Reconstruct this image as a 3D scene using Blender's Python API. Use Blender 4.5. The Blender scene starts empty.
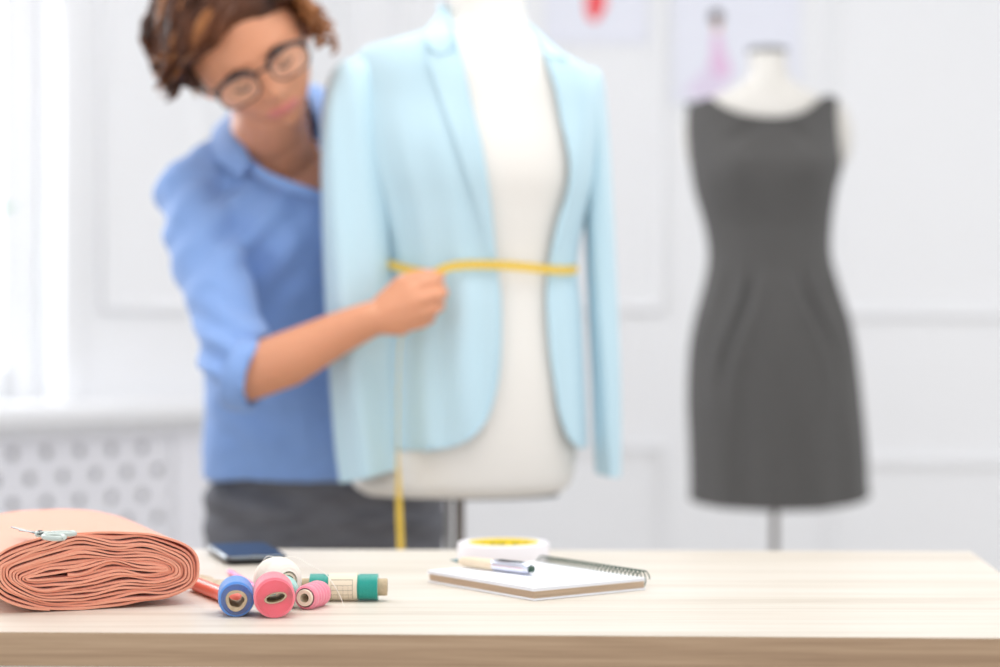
import bpy, bmesh, math, random
from mathutils import Vector, Matrix, noise
random.seed(7)
SC = bpy.context.scene
COL = SC.collection
F = 2000.0; CZ = 1.01; CX, CY = 500.0, 333.5; TZ = 0.75
V = Vector
def P(px, py, Y): return V(((px-CX)/F*Y, Y, CZ-(py-CY)/F*Y))
def T(px, py, z=TZ):
    Y = F*(CZ-z)/(py-CY); return V(((px-CX)/F*Y, Y, z))
def lerp(a, b, t): return a+(b-a)*t
def sstep(a, b, x):
    t = max(0.0, min(1.0, (x-a)/(b-a))); return t*t*(3-2*t)
def interp(x, pts):
    if x <= pts[0][0]: return pts[0][1]
    for (x0, y0), (x1, y1) in zip(pts, pts[1:]):
        if x <= x1: return y0+(y1-y0)*(x-x0)/(x1-x0)
    return pts[-1][1]
def sinterp(x, pts):
    """smooth (catmull-rom) interpolation through pts"""
    n = len(pts)
    if x <= pts[0][0]: return pts[0][1]
    if x >= pts[-1][0]: return pts[-1][1]
    for i in range(n-1):
        if x <= pts[i+1][0]: break
    x0, y0 = pts[i]; x1, y1 = pts[i+1]
    def slope(j):
        if j <= 0: return (pts[1][1]-pts[0][1])/(pts[1][0]-pts[0][0])
        if j >= n-1: return (pts[-1][1]-pts[-2][1])/(pts[-1][0]-pts[-2][0])
        return (pts[j+1][1]-pts[j-1][1])/(pts[j+1][0]-pts[j-1][0])
    h = x1-x0; t = (x-x0)/h; m0 = slope(i)*h; m1 = slope(i+1)*h
    return (2*t**3-3*t*t+1)*y0+(t**3-2*t*t+t)*m0+(-2*t**3+3*t*t)*y1+(t**3-t*t)*m1
def spath(pts, n):
    """resample a polyline of Vectors smoothly"""
    k = len(pts)-1; out = []
    for i in range(n+1):
        x = k*i/n
        out.append(V([sinterp(x, [(j, p[c]) for j, p in enumerate(pts)]) for c in range(3)]))
    return out

# ------------------------------------------------------------------ materials
def srgb(r, g, b):
    f = lambda c: (c/255/12.92) if c/255 <= 0.04045 else ((c/255+0.055)/1.055)**2.4
    return (f(r), f(g), f(b), 1)
MATS = {}
def mat(name, col, rough=0.6, metal=0.0, spec=0.5, noise_amt=0.0, noise_scale=40, sheen=0.0, bump=0.0,
        bump_scale=300, stretch=(1, 1, 1), sss=0.0, sss_col=None, trans=0.0, coat=0.0, col2=None, translucent=0.0, alpha=1.0):
    if name in MATS: return MATS[name]
    m = bpy.data.materials.new(name); m.use_nodes = True
    nt = m.node_tree; b = nt.nodes['Principled BSDF']; out = nt.nodes['Material Output']
    b.inputs['Base Color'].default_value = col
    b.inputs['Roughness'].default_value = rough
    b.inputs['Metallic'].default_value = metal
    b.inputs['Specular IOR Level'].default_value = spec
    b.inputs['Sheen Weight'].default_value = sheen
    b.inputs['Coat Weight'].default_value = coat
    b.inputs['Transmission Weight'].default_value = trans
    b.inputs['Alpha'].default_value = alpha
    if sss:
        b.inputs['Subsurface Weight'].default_value = sss
        b.inputs['Subsurface Radius'].default_value = sss_col or (0.012, 0.004, 0.002)
        b.inputs['Subsurface Scale'].default_value = 1.0
    tc = nt.nodes.new('ShaderNodeTexCoord'); mp = nt.nodes.new('ShaderNodeMapping')
    mp.inputs['Scale'].default_value = stretch
    nt.links.new(tc.outputs['Object'], mp.inputs['Vector'])
    if noise_amt or col2:
        n = nt.nodes.new('ShaderNodeTexNoise'); n.inputs['Scale'].default_value = noise_scale
        n.inputs['Detail'].default_value = 4
        nt.links.new(mp.outputs[0], n.inputs['Vector'])
        mx = nt.nodes.new('ShaderNodeMix'); mx.data_type = 'RGBA'
        mx.inputs[6].default_value = col
        c2 = col2 or tuple(c*(1-noise_amt) for c in col[:3])+(1,)
        mx.inputs[7].default_value = c2
        cr = nt.nodes.new('ShaderNodeMapRange')
        cr.inputs['From Min'].default_value = 0.35; cr.inputs['From Max'].default_value = 0.65
        nt.links.new(n.outputs['Fac'], cr.inputs['Value'])
        nt.links.new(cr.outputs[0], mx.inputs[0]); nt.links.new(mx.outputs[2], b.inputs['Base Color'])
    if bump:
        n2 = nt.nodes.new('ShaderNodeTexNoise'); n2.inputs['Scale'].default_value = bump_scale
        nt.links.new(mp.outputs[0], n2.inputs['Vector'])
        bp = nt.nodes.new('ShaderNodeBump'); bp.inputs['Strength'].default_value = bump; bp.inputs['Distance'].default_value = 0.001
        nt.links.new(n2.outputs['Fac'], bp.inputs['Height']); nt.links.new(bp.outputs[0], b.inputs['Normal'])
    if translucent:
        tl = nt.nodes.new('ShaderNodeBsdfTranslucent'); tl.inputs['Color'].default_value = col
        ms = nt.nodes.new('ShaderNodeMixShader'); ms.inputs[0].default_value = translucent
        nt.links.new(b.outputs[0], ms.inputs[1]); nt.links.new(tl.outputs[0], ms.inputs[2]); nt.links.new(ms.outputs[0], out.inputs['Surface'])
    MATS[name] = m
    return m

# ------------------------------------------------------------------ mesh helpers
class MB:
    def __init__(s): s.v = []; s.f = []; s.m = []
    def add(s, vs, fs, mi=0):
        o = len(s.v); s.v += [V(v) for v in vs]
        s.f += [tuple(i+o for i in f) for f in fs]; s.m += [mi]*len(fs); return s
    def xf(s, M):
        s.v = [M @ v for v in s.v]; return s
    def merge(s, o, mi=None):
        k = len(s.v); s.v += o.v; s.f += [tuple(i+k for i in f) for f in o.f]; s.m += (o.m if mi is None else [mi]*len(o.f)); return s
def loft(rings, close_u=True, caps=(True, True), mi=0):
    n = len(rings[0]); vs = [p for r in rings for p in r]; fs = []
    for i in range(len(rings)-1):
        for j in range(n if close_u else n-1):
            k = (j+1) % n
            fs.append((i*n+j, i*n+k, (i+1)*n+k, (i+1)*n+j))
    if close_u and caps[0]: fs.append(tuple(range(n))[::-1])
    if close_u and caps[1]: fs.append(tuple((len(rings)-1)*n+j for j in range(n)))
    return MB().add(vs, fs, mi)
def frames(path):
    out = []; t0 = (path[1]-path[0]).normalized()
    u = t0.cross(V((0, 0, 1)))
    if u.length < 1e-3: u = t0.cross(V((0, 1, 0)))
    u.normalize()
    for i, p in enumerate(path):
        a = path[max(0, i-1)]; b = path[min(len(path)-1, i+1)]
        t = (b-a).normalized()
        u = (u-t*u.dot(t)).normalized()
        out.append((t, u, t.cross(u).normalized()))
    return out
def tube(path, r, n=12, mi=0, caps=True, round_end=False):
    rr = r if isinstance(r, (list, tuple)) else [r]*len(path)
    fr = frames(path); rings = []
    def ring(p, f, q): return [p+f[1]*math.cos(2*math.pi*k/n)*q+f[2]*math.sin(2*math.pi*k/n)*q for k in range(n)]
    if round_end:
        for a in (80, 55, 28): rings.append(ring(path[0]-fr[0][0]*rr[0]*math.sin(math.radians(a)), fr[0], rr[0]*math.cos(math.radians(a))))
    for p, f, q in zip(path, fr, rr): rings.append(ring(p, f, q))
    if round_end:
        for a in (28, 55, 80): rings.append(ring(path[-1]+fr[-1][0]*rr[-1]*math.sin(math.radians(a)), fr[-1], rr[-1]*math.cos(math.radians(a))))
    return loft(rings, True, (caps, caps), mi)
def box(c, s, bev=0.0, mi=0, seg=2):
    bm = bmesh.new(); bmesh.ops.create_cube(bm, size=1.0)
    for v in bm.verts: v.co = V((v.co.x*s[0], v.co.y*s[1], v.co.z*s[2]))
    if bev: bmesh.ops.bevel(bm, geom=bm.edges[:], offset=bev, segments=seg, profile=0.5, affect='EDGES')
    bm.verts.ensure_lookup_table()
    m = MB().add([v.co+V(c) for v in bm.verts], [tuple(v.index for v in f.verts) for f in bm.faces], mi)
    bm.free(); return m
def sphere(c, r, nu=24, nv=16, mi=0):
    r = r if isinstance(r, (tuple, list)) else (r, r, r)
    vs = [V((0, 0, 1))]; fs = []
    for i in range(1, nv):
        a = math.pi*i/nv
        for j in range(nu):
            b = 2*math.pi*j/nu; vs.append(V((math.sin(a)*math.cos(b), math.sin(a)*math.sin(b), math.cos(a))))
    vs.append(V((0, 0, -1))); L = len(vs)-1
    for j in range(nu):
        k = (j+1) % nu
        fs.append((0, 1+j, 1+k)); fs.append((L, 1+(nv-2)*nu+k, 1+(nv-2)*nu+j))
        for i in range(nv-2): fs.append((1+i*nu+j, 1+(i+1)*nu+j, 1+(i+1)*nu+k, 1+i*nu+k))
    return MB().add([V((v.x*r[0], v.y*r[1], v.z*r[2]))+V(c) for v in vs], fs, mi)
def lathe(prof, n=48, axis='Y', mi=0, closed=False):
    """prof: (radius, along); closed: profile is a loop"""
    rings = []
    for r, h in prof:
        ring = []
        for k in range(n):
            a = 2*math.pi*k/n; c, s = math.cos(a)*r, math.sin(a)*r
            ring.append(V((c, h, s)) if axis == 'Y' else V((c, s, h)))
        rings.append(ring)
    if closed: rings.append(rings[0])
    return loft(rings, True, (not closed and prof[0][0] > 1e-6, not closed and prof[-1][0] > 1e-6), mi)
def obj(name, mb, m, parent=None, smooth=True, kind=None, label=None, weld=True, angle=40):
    me = bpy.data.meshes.new(name)
    off = V((0, 0, 0)); p = parent
    local = bool(parent and parent.get('_local'))
    while p is not None and not local:
        off = off+p.location; p = p.parent
    me.from_pydata([tuple(v-off) for v in mb.v], [], mb.f)
    for x in (m if isinstance(m, (list, tuple)) else [m]): me.materials.append(x)
    me.polygons.foreach_set('material_index', mb.m)
    bm = bmesh.new(); bm.from_mesh(me)
    if weld: bmesh.ops.remove_doubles(bm, verts=bm.verts, dist=1e-6)
    bmesh.ops.recalc_face_normals(bm, faces=bm.faces)
    if smooth:
        for f in bm.faces: f.smooth = True
        for e in bm.edges:
            if len(e.link_faces) == 2 and e.calc_face_angle(0) > math.radians(angle): e.smooth = False
    bm.to_mesh(me); bm.free(); me.update()
    o = bpy.data.objects.new(name, me); COL.objects.link(o)
    if parent: o.parent = parent
    if local and parent: o['_local'] = 1
    if kind: o['kind'] = kind
    if label: o['label'] = label
    return o
def thing(name, label, cat, loc=(0, 0, 0), rotz=0, group=None, local=False):
    o = bpy.data.objects.new(name, None); COL.objects.link(o)
    o.empty_display_size = 0.05
    o.location = loc; o.rotation_euler = (0, 0, rotz); o['label'] = label; o['category'] = cat
    if group: o['group'] = group
    if local: o['_local'] = 1
    return o
def tag(o, label, cat, group=None):
    o['label'] = label; o['category'] = cat
    if group: o['group'] = group
    return o
def struct(name, mb, m, parent=None, **k):
    return obj(name, mb, m, parent, kind=None if parent else 'structure', **k)
def remesh(mb, voxel, smooth_it=4):
    """union overlapping closed shapes into one continuous surface"""
    me = bpy.data.meshes.new('tmp'); me.from_pydata([tuple(v) for v in mb.v], [], mb.f)
    bm = bmesh.new(); bm.from_mesh(me); bmesh.ops.recalc_face_normals(bm, faces=bm.faces); bm.to_mesh(me); bm.free()
    o = bpy.data.objects.new('tmp', me); COL.objects.link(o)
    md = o.modifiers.new('r', 'REMESH'); md.mode = 'VOXEL'; md.voxel_size = voxel; md.adaptivity = 0
    if smooth_it:
        sm = o.modifiers.new('s', 'SMOOTH'); sm.factor = 0.5; sm.iterations = smooth_it
    dg = bpy.context.evaluated_depsgraph_get()
    e = o.evaluated_get(dg); m2 = e.to_mesh()
    out = MB().add([v.co.copy() for v in m2.vertices], [tuple(p.vertices) for p in m2.polygons])
    e.to_mesh_clear(); bpy.data.objects.remove(o); bpy.data.meshes.remove(me)
    return out
def vnormals(mb):
    ns = [V((0, 0, 0)) for _ in mb.v]
    for f in mb.f:
        a, b, c = mb.v[f[0]], mb.v[f[1]], mb.v[f[2]]
        n = (b-a).cross(c-a)
        for i in f: ns[i] += n
    return [n.normalized() if n.length else n for n in ns]
def displace(mb, fn):
    ns = vnormals(mb); mb.v = [v+n*fn(v) for v, n in zip(mb.v, ns)]; return mb
def prune(mb, pred):
    keep = [i for i, f in enumerate(mb.f) if not pred(sum((mb.v[k] for k in f), V((0, 0, 0)))/len(f))]
    mb.f = [mb.f[i] for i in keep]; mb.m = [mb.m[i] for i in keep]
    used = sorted({k for f in mb.f for k in f}); mp = {k: i for i, k in enumerate(used)}
    mb.v = [mb.v[k] for k in used]; mb.f = [tuple(mp[k] for k in f) for f in mb.f]; return mb
def inpoly(x, y, poly):
    c = False; n = len(poly)
    for i in range(n):
        x0, y0 = poly[i]; x1, y1 = poly[(i+1) % n]
        if (y0 > y) != (y1 > y) and x < (x1-x0)*(y-y0)/(y1-y0)+x0: c = not c
    return c
def solidify(mb, th):
    """give an open sheet real thickness (inwards)"""
    ns = vnormals(mb); n = len(mb.v); edges = {}
    for f in mb.f:
        for a, b in zip(f, f[1:]+f[:1]):
            k = (min(a, b), max(a, b)); edges.setdefault(k, []).append((a, b))
    out = MB(); out.v = mb.v+[v-q*th for v, q in zip(mb.v, ns)]
    out.f = list(mb.f)+[tuple(i+n for i in reversed(f)) for f in mb.f]; out.m = mb.m+mb.m
    for k, l in edges.items():
        if len(l) == 1:
            a, b = l[0]; out.f.append((b, a, a+n, b+n)); out.m.append(0)
    return out
def strip(path, wdir, width, th):
    """flat ribbon along path; wdir = width direction (Vector or list)"""
    rings = []; fr = frames(path)
    for i, p in enumerate(path):
        w = wdir[i] if isinstance(wdir, list) else wdir
        w = (w-fr[i][0]*w.dot(fr[i][0])).normalized(); nn = fr[i][0].cross(w)
        rings.append([p-w*width/2-nn*th/2, p+w*width/2-nn*th/2, p+w*width/2+nn*th/2, p-w*width/2+nn*th/2])
    return loft(rings)

# ================================================================== camera
cam = bpy.data.cameras.new('camera'); co = bpy.data.objects.new('camera', cam); COL.objects.link(co)
co.location = (0, 0, CZ); co.rotation_euler = (math.pi/2, 0, 0)
cam.sensor_width = 36; cam.lens = 72.0; cam.clip_start = 0.05; cam.clip_end = 60
cam.dof.use_dof = True; cam.dof.focus_distance = 1.87; cam.dof.aperture_fstop = 2.35
SC.camera = co

# ================================================================== materials list
M_wall = mat('white_wall_paint', srgb(241, 241, 243), 0.7, bump=0.05)
M_trim = mat('white_trim_paint', srgb(241, 241, 243), 0.45)
M_ceil = mat('ceiling_paint', srgb(245, 245, 245), 0.8)
M_rad = mat('radiator_cover_paint', srgb(228, 227, 232), 0.5)
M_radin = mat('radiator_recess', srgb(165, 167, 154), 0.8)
M_floor = mat('pale_oak_floor', srgb(196, 190, 182), 0.5, noise_amt=0.12, noise_scale=3, stretch=(1, 12, 1))
M_skin = mat('skin', srgb(224, 156, 120), 0.5, sss=0.12, noise_amt=0.05, noise_scale=30)
M_lip = mat('lips', srgb(224, 134, 124), 0.4, sss=0.1)
M_shirt = mat('blue_shirt_cotton', srgb(134, 168, 224), 0.85, sheen=0.25, bump=0.2, bump_scale=500)
M_trs = mat('grey_trouser_knit', srgb(112, 112, 118), 0.9, noise_amt=0.3, noise_scale=18, stretch=(1, 1, 4), bump=0.3)
M_jack = mat('pale_blue_jacket_cloth', srgb(195, 224, 236), 0.8, sheen=0.3, bump=0.2, bump_scale=400)
M_lin = mat('teal_jacket_lining', srgb(70, 130, 145), 0.6)
M_form = mat('cream_form_jersey', srgb(240, 236, 230), 0.75, bump=0.1)
M_form2 = mat('ivory_form_jersey', srgb(216, 212, 206), 0.8, bump=0.1)
M_formcap = mat('form_cap_grey', srgb(120, 122, 126), 0.5, metal=0.3)
M_dress = mat('charcoal_dress_wool', srgb(84, 82, 81), 0.9, sheen=0.15, noise_amt=0.1, noise_scale=120, bump=0.3, bump_scale=500)
M_pole = mat('steel_pole', srgb(150, 148, 146), 0.3, metal=0.9)
M_poled = mat('dark_pole', srgb(120, 112, 106), 0.35, metal=0.6)
M_tape = mat('yellow_tape_measure', srgb(240, 200, 60), 0.45)
M_ink = mat('black_print', srgb(35, 35, 35), 0.5)
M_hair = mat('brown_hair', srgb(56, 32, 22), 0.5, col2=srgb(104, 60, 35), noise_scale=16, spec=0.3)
M_hairl = mat('golden_lit_hair', srgb(168, 110, 64), 0.45, col2=srgb(120, 72, 42), noise_scale=30, spec=0.3)  # gold paints light on the right side, plus scattered lighter locks
M_spec = mat('black_glasses_frame', srgb(28, 30, 40), 0.25)
M_lens = mat('spectacle_lens', (1, 1, 1, 1), 0.0, trans=1.0)
M_eye = mat('eye_white', srgb(235, 230, 225), 0.2)
M_iris = mat('iris_brown', srgb(60, 40, 28), 0.2)
M_pearl = mat('pearl', srgb(245, 240, 235), 0.2, coat=0.5)

# ================================================================== room
YB = 5.2
SX, SY = math.cos(math.radians(48)), math.sin(math.radians(48))
A0 = V(((50-500)/F*4.5, 4.5, 0)); SD = V((SX, SY, 0)); ND = V((SY, -SX, 0))
def AW(t, h, z): return A0+SD*t+ND*h+V((0, 0, z))
def at_t(px, h=0.0):
    k = (px-CX)/F; o = A0+ND*h
    return (k*o.y-o.x)/(SD.x-k*SD.y)
def at_z(px, py, h=0.0):
    p = AW(at_t(px, h), h, 0); return CZ-(py-CY)/F*p.y
TEND = (YB-4.5)/SY
XC = AW(TEND, 0, 0).x
ZC = 2.9
def abox(t0, t1, h0, h1, z0, z1, bev=0.0):
    mb = box(((t0+t1)/2, (h0+h1)/2, (z0+z1)/2), (t1-t0, abs(h1-h0), z1-z0), bev)
    mb.v = [AW(v.x, v.y, v.z) for v in mb.v]; return mb
struct('floor', box((0.3, 2.0, -0.05), (6.4, 7.4, 0.1)), M_floor, smooth=False)
struct('ceiling', box((0.3, 2.0, ZC+0.05), (6.4, 7.4, 0.1)), M_ceil, smooth=False)
struct('wall_back', box(((XC+3.5)/2, YB+0.05, ZC/2), (3.5-XC, 0.1, ZC)), M_wall, smooth=False)
# angled window wall: hole between tw0 and tw1
tw1 = at_t(57); tw0 = tw1-1.5; tl = -3.6
zs = at_z(60, 392)-0.02; zw1 = 2.55
wl = MB()
wl.merge(abox(tw1, TEND+0.05, -0.22, 0, 0, ZC)).merge(abox(tl, tw0, -0.22, 0, 0, ZC))
wl.merge(abox(tw0, tw1, -0.22, 0, 0, zs)).merge(abox(tw0, tw1, -0.22, 0, zw1, ZC))
struct('wall_left', wl, M_wall, smooth=False)
win = thing('window_1', 'white framed window with bright daylight at the left edge', 'window', AW((tw0+tw1)/2, -0.14, zs))
win['kind'] = 'structure'; del win['category']; del win['label']
fr = MB()
for a, b, c, d in ((tw0, tw0+0.06, zs, zw1), (tw1-0.10, tw1, zs, zw1), (tw0+0.06, tw1-0.06, zs, zs+0.07), (tw0+0.06, tw1-0.06, zw1-0.06, zw1),
                   ((tw0+tw1)/2-0.035, (tw0+tw1)/2+0.035, zs+0.07, zw1-0.06)):
    fr.merge(abox(a, b, -0.13, -0.07, c, d, 0.006))
obj('window_frame', fr, M_trim, win)
gl = bpy.data.materials.new('window_glass'); gl.use_nodes = True
g = gl.node_tree; g.nodes.clear(); go = g.nodes.new('ShaderNodeOutputMaterial'); gt = g.nodes.new('ShaderNodeBsdfTransparent'); gg = g.nodes.new('ShaderNodeBsdfGlossy'); gm = g.nodes.new('ShaderNodeMixShader')
gg.inputs['Roughness'].default_value = 0.02; gm.inputs[0].default_value = 0.05
g.links.new(gt.outputs[0], gm.inputs[1]); g.links.new(gg.outputs[0], gm.inputs[2]); g.links.new(gm.outputs[0], go.inputs[0])
for a, b in ((tw0+0.06, (tw0+tw1)/2-0.035), ((tw0+tw1)/2+0.035, tw1-0.10)):
    obj('glass_pane', abox(a, b, -0.103, -0.097, zs+0.07, zw1-0.06), gl, win, smooth=False)
# long sill over the radiator cover
struct('trim_1', abox(-2.4, TEND-0.12, 0.0, 0.16, zs-0.045, zs, 0.01).merge(abox(-2.4, TEND-0.14, 0.0, 0.13, zs-0.07, zs-0.045, 0.004)), M_trim)
# perforated radiator cover
rc = thing('radiator_cover', 'white radiator cover with staggered round holes under the window sill', 'radiator cover', AW(-0.8, 0.1, 0))
HR = 0.11
hp = MB(); pitch = 0.087; row = 0.054; rh = 0.0117; th = 0.012
tr = at_t(158, HR); zt = at_z(112, 449.5, HR)
tA, tB = tr-pitch*24-pitch/2, tr+pitch*0.5
nrow = 13
def cell(tc, zc, w, hgt):
    n = 16; outer = []; vs = []; fs = []
    for k in range(n):
        a = 2*math.pi*(k+0.5)/n; c, s = math.cos(a), math.sin(a)
        q = min(w/2/abs(c) if abs(c) > 1e-6 else 9, hgt/2/abs(s) if abs(s) > 1e-6 else 9)
        outer.append((c*q, s*q))
    # snap nearest to corners
    for cx_ in (-1, 1):
        for cz_ in (-1, 1):
            i = min(range(n), key=lambda i: (outer[i][0]-cx_*w/2)**2+(outer[i][1]-cz_*hgt/2)**2); outer[i] = (cx_*w/2, cz_*hgt/2)
    for x, z in outer: vs.append(AW(tc+x, HR, zc+z))
    for k in range(n):
        a = 2*math.pi*(k+0.5)/n; vs.append(AW(tc+rh*math.cos(a), HR, zc+rh*math.sin(a)))
    for k in range(n):
        a = 2*math.pi*(k+0.5)/n; vs.append(AW(tc+rh*math.cos(a), HR-th, zc+rh*math.sin(a)))
    for k in range(n):
        j = (k+1) % n
        fs.append((k, j, n+j, n+k)); fs.append((n+k, n+j, 2*n+j, 2*n+k))
    return MB().add(vs, fs)
for i in range(nrow):
    z = zt-i*row
    t0 = tr-(0.5 if i % 2 == 0 else 0)*pitch
    k = 0
    while t0-k*pitch-pitch/2 > tA: hp.merge(cell(t0-k*pitch, z, pitch, row)); k += 1
    if i % 2 == 0: hp.add([AW(tr, HR, z-row/2), AW(tr+pitch/2, HR, z-row/2), AW(tr+pitch/2, HR, z+row/2), AW(tr, HR, z+row/2)], [(0, 1, 2, 3)])
obj('perforated_panel', hp, M_rad, rc, smooth=False)
zb = zt-(nrow-0.5)*row; zT = zt+row/2
fp = MB()
fp.merge(abox(tB, TEND-0.2, HR-0.02, HR+0.004, 0.02, zs-0.07, 0.002)).merge(abox(-2.3, tA+pitch, HR-0.02, HR+0.004, 0.02, zs-0.07, 0.002))
fp.merge(abox(tA+pitch, tB, HR-0.02, HR+0.004, zT, zs-0.07, 0.002)).merge(abox(tA+pitch, tB, HR-0.02, HR+0.004, 0.02, zb, 0.002))
obj('frame', fp, M_rad, rc)
obj('back_board', abox(-2.28, TEND-0.22, 0.002, 0.008, 0.02, zs-0.075), M_radin, rc, smooth=False)
# mouldings on the back wall
def molding(name, x0, x1, z0, z1, fn):
    prof = [(0.0, 0.0), (0.0, 0.011), (0.006, 0.016), (0.014, 0.013), (0.020, 0.007), (0.027, 0.007), (0.031, 0.004), (0.031, 0.0)]
    rings = []
    for x, z, dx, dz in ((x0, z0, 1, 1), (x1, z0, -1, 1), (x1, z1, -1, -1), (x0, z1, 1, -1)):
        rings.append([fn(x+dx*a, h, z+dz*a) for a, h in prof])
    rings.append(rings[0])
    mb = MB(); n = len(prof)
    mb.add([p for r in rings for p in r], [(i*n+j, i*n+j+1, (i+1)*n+j+1, (i+1)*n+j) for i in range(4) for j in range(n-1)])
    return struct(name, mb, M_trim, angle=60)
bw = lambda x, h, z: V((x, YB-h, z))
bx = lambda px: (px-CX)/F*YB
bz = lambda py: CZ-(py-CY)/F*YB
molding('trim_2', bx(395), bx(666), bz(312), 2.7, bw)
molding('trim_3', bx(395), bx(666), 0.18, bz(444), bw)
molding('trim_4', bx(826), bx(1260), bz(318), 2.7, bw)
molding('trim_5', bx(826), bx(1260), 0.18, bz(458), bw)
struct('trim_6', box(((XC+3.5)/2, YB-0.012, 0.06), (3.5-XC, 0.024, 0.12), 0.006), M_trim)
molding('trim_7', at_t(98), at_t(200), at_z(150, 312), 2.6, AW)
struct('trim_8', abox(tw1, tw1+0.07, 0, 0.02, zs, zw1+0.07, 0.005).merge(abox(tw0-0.07, tw0, 0, 0.02, zs, zw1+0.07, 0.005)).merge(abox(tw0, tw1, 0, 0.02, zw1, zw1+0.07, 0.005)), M_trim)

# fashion sketches pinned on the wall
M_paper = mat('sketch_paper', srgb(234, 235, 245), 0.7)
M_red = mat('red_watercolour', srgb(245, 92, 96), 0.7); M_pink = mat('pink_watercolour', srgb(232, 196, 226), 0.7)
M_pale = mat('pale_lilac_watercolour', srgb(228, 216, 236), 0.7); M_dk = mat('dark_brown_wash', srgb(70, 50, 48), 0.7); M_sk = mat('skin_wash', srgb(225, 180, 160), 0.7)
def sheet(label, px0, px1, py0, py1, shapes):
    y = YB-0.004
    r = thing('fashion_sketch', label, 'drawing', (bx((px0+px1)/2), y, bz(py1)), group='sketches pinned on the wall')
    obj('paper', box(((bx(px0)+bx(px1))/2, y, (bz(py0)+bz(py1))/2), (bx(px1)-bx(px0), 0.002, bz(py0)-bz(py1))), M_paper, r, smooth=False)
    for nm, m, pts in shapes:
        vs = [V((bx(a), y-0.0012, bz(b))) for a, b in pts]; k = len(vs)
        vs2 = [v+V((0, -0.0006, 0)) for v in vs]
        mb = MB().add(vs+vs2, [tuple(range(k)), tuple(range(2*k-1, k-1, -1))]+[(i, (i+1) % k, k+(i+1) % k, k+i) for i in range(k)])
        obj(nm, mb, m, r, smooth=False)
def ell(cx, cy, rx, ry, n=16): return [(cx+rx*math.cos(2*math.pi*i/n), cy+ry*math.sin(2*math.pi*i/n)) for i in range(n)]
sheet('white sheet with a red dress sketch pinned right of the jacket', 545, 648, -110, 44,
      [('painted_dress', M_red, [(586, -50), (603, -50), (601, -30), (607, 5), (602, 14), (598, 21), (591, 22), (587, 16), (585, 6), (590, -30)]), ('painted_head', M_sk, ell(595, -62, 6, 8))])
sheet('white sheet with a pink gown sketch pinned behind the grey dress form', 672, 800, -30, 104,
      [('painted_hair', M_dk, ell(716, 17, 7, 7)), ('painted_head', M_sk, ell(717, 26, 4, 6)),
       ('painted_dress', M_pink, [(712, 34), (722, 34), (722, 46), (727, 58), (732, 72), (727, 80), (716, 76), (709, 66), (712, 48)]),
       ('painted_skirt', M_pale, [(709, 64), (716, 77), (727, 81), (722, 96), (700, 99), (683, 94), (694, 80)])])

# plant on the sill, one leaf reaching into view
pc = AW(at_t(-46, 0.09), 0.09, zs)
pl = thing('potted_plant', 'green strap-leaved plant on the window sill at the left edge', 'plant', pc)
obj('pot', lathe([(0.0, 0), (0.05, 0), (0.055, 0.01), (0.068, 0.11), (0.07, 0.12), (0.062, 0.12), (0.058, 0.1), (0, 0.1)], 32, 'Z').xf(Matrix.Translation(pc)), mat('white_pot', srgb(235, 235, 232), 0.4), pl)
M_leaf = mat('pale_green_leaf', srgb(196, 222, 208), 0.5, translucent=0.3)
for i in range(8):
    if i == 0: end = P(17, 206, pc.y+0.02); mid = P(-20, 224, pc.y+0.01)
    else:
        a = i*0.8+2.2; end = pc+V((-0.10+0.05*math.cos(a), 0.06*math.sin(a), 0.34+0.08*math.sin(i*2.1))); mid = pc+V((-0.03+0.03*math.cos(a), 0.03*math.sin(a), 0.28))
    pth = spath([pc+V((0, 0, 0.1)), mid, end], 14)
    rings = []; frr = frames(pth)
    for k, p in enumerate(pth):
        w = 0.012*math.sin(math.pi*min(1, 0.12+0.86*k/14))+0.001
        rings.append([p-frr[k][2]*w, p-frr[k][1]*0.0015, p+frr[k][2]*w, p+frr[k][1]*0.0015])
    obj('leaf', loft(rings), M_leaf, pl)

# ================================================================== table
M_top = bpy.data.materials.new('pale_ash_tabletop'); M_top.use_nodes = True
def wood(m, c1, c2, c3, scale, rough, freq=34):
    nt = m.node_tree; b = nt.nodes['Principled BSDF']; b.inputs['Roughness'].default_value = rough
    tc = nt.nodes.new('ShaderNodeTexCoord'); mp = nt.nodes.new('ShaderNodeMapping'); mp.inputs['Scale'].default_value = scale
    n = nt.nodes.new('ShaderNodeTexNoise'); n.inputs['Scale'].default_value = freq; n.inputs['Detail'].default_value = 6; n.inputs['Roughness'].default_value = 0.6; n.inputs['Distortion'].default_value = 0.3
    r = nt.nodes.new('ShaderNodeValToRGB'); e = r.color_ramp.elements
    e[0].position = 0.32; e[0].color = c1; e[1].position = 0.68; e[1].color = c3; k = e.new(0.5); k.color = c2
    nt.links.new(tc.outputs['Object'], mp.inputs[0]); nt.links.new(mp.outputs[0], n.inputs['Vector']); nt.links.new(n.outputs['Fac'], r.inputs[0]); nt.links.new(r.outputs[0], b.inputs['Base Color'])
wood(M_top, srgb(207, 196, 181), srgb(222, 213, 200), srgb(229, 222, 212), (0.05, 1, 1), 0.42)
M_edge_shade = bpy.data.materials.new('ash_edge_shaded'); M_edge_shade.use_nodes = True
wood(M_edge_shade, srgb(164, 134, 106), srgb(180, 150, 120), srgb(192, 162, 132), (0.08, 1, 3.2), 0.6, 40)  # browner than the top: the edge's shade is mixed into its wood colour
M_leg = mat('white_steel_leg', srgb(225, 225, 225), 0.35)
TH = 0.0298
fl = V(((0-500)/F*1.742, 1.742, 0)); frt = V(((1000-500)/F*1.705, 1.705, 0))
fd = (frt-fl).normalized()
br = T(971, 551.2); bl_dir = (T(280, 549.2)-br); bl_dir.z = 0; bl_dir.normalize()
BR = V((br.x, br.y, 0)); BL = BR+bl_dir*1.75
rd = V((0.545, 2.18, 0))-BR; rd.normalize()
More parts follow.
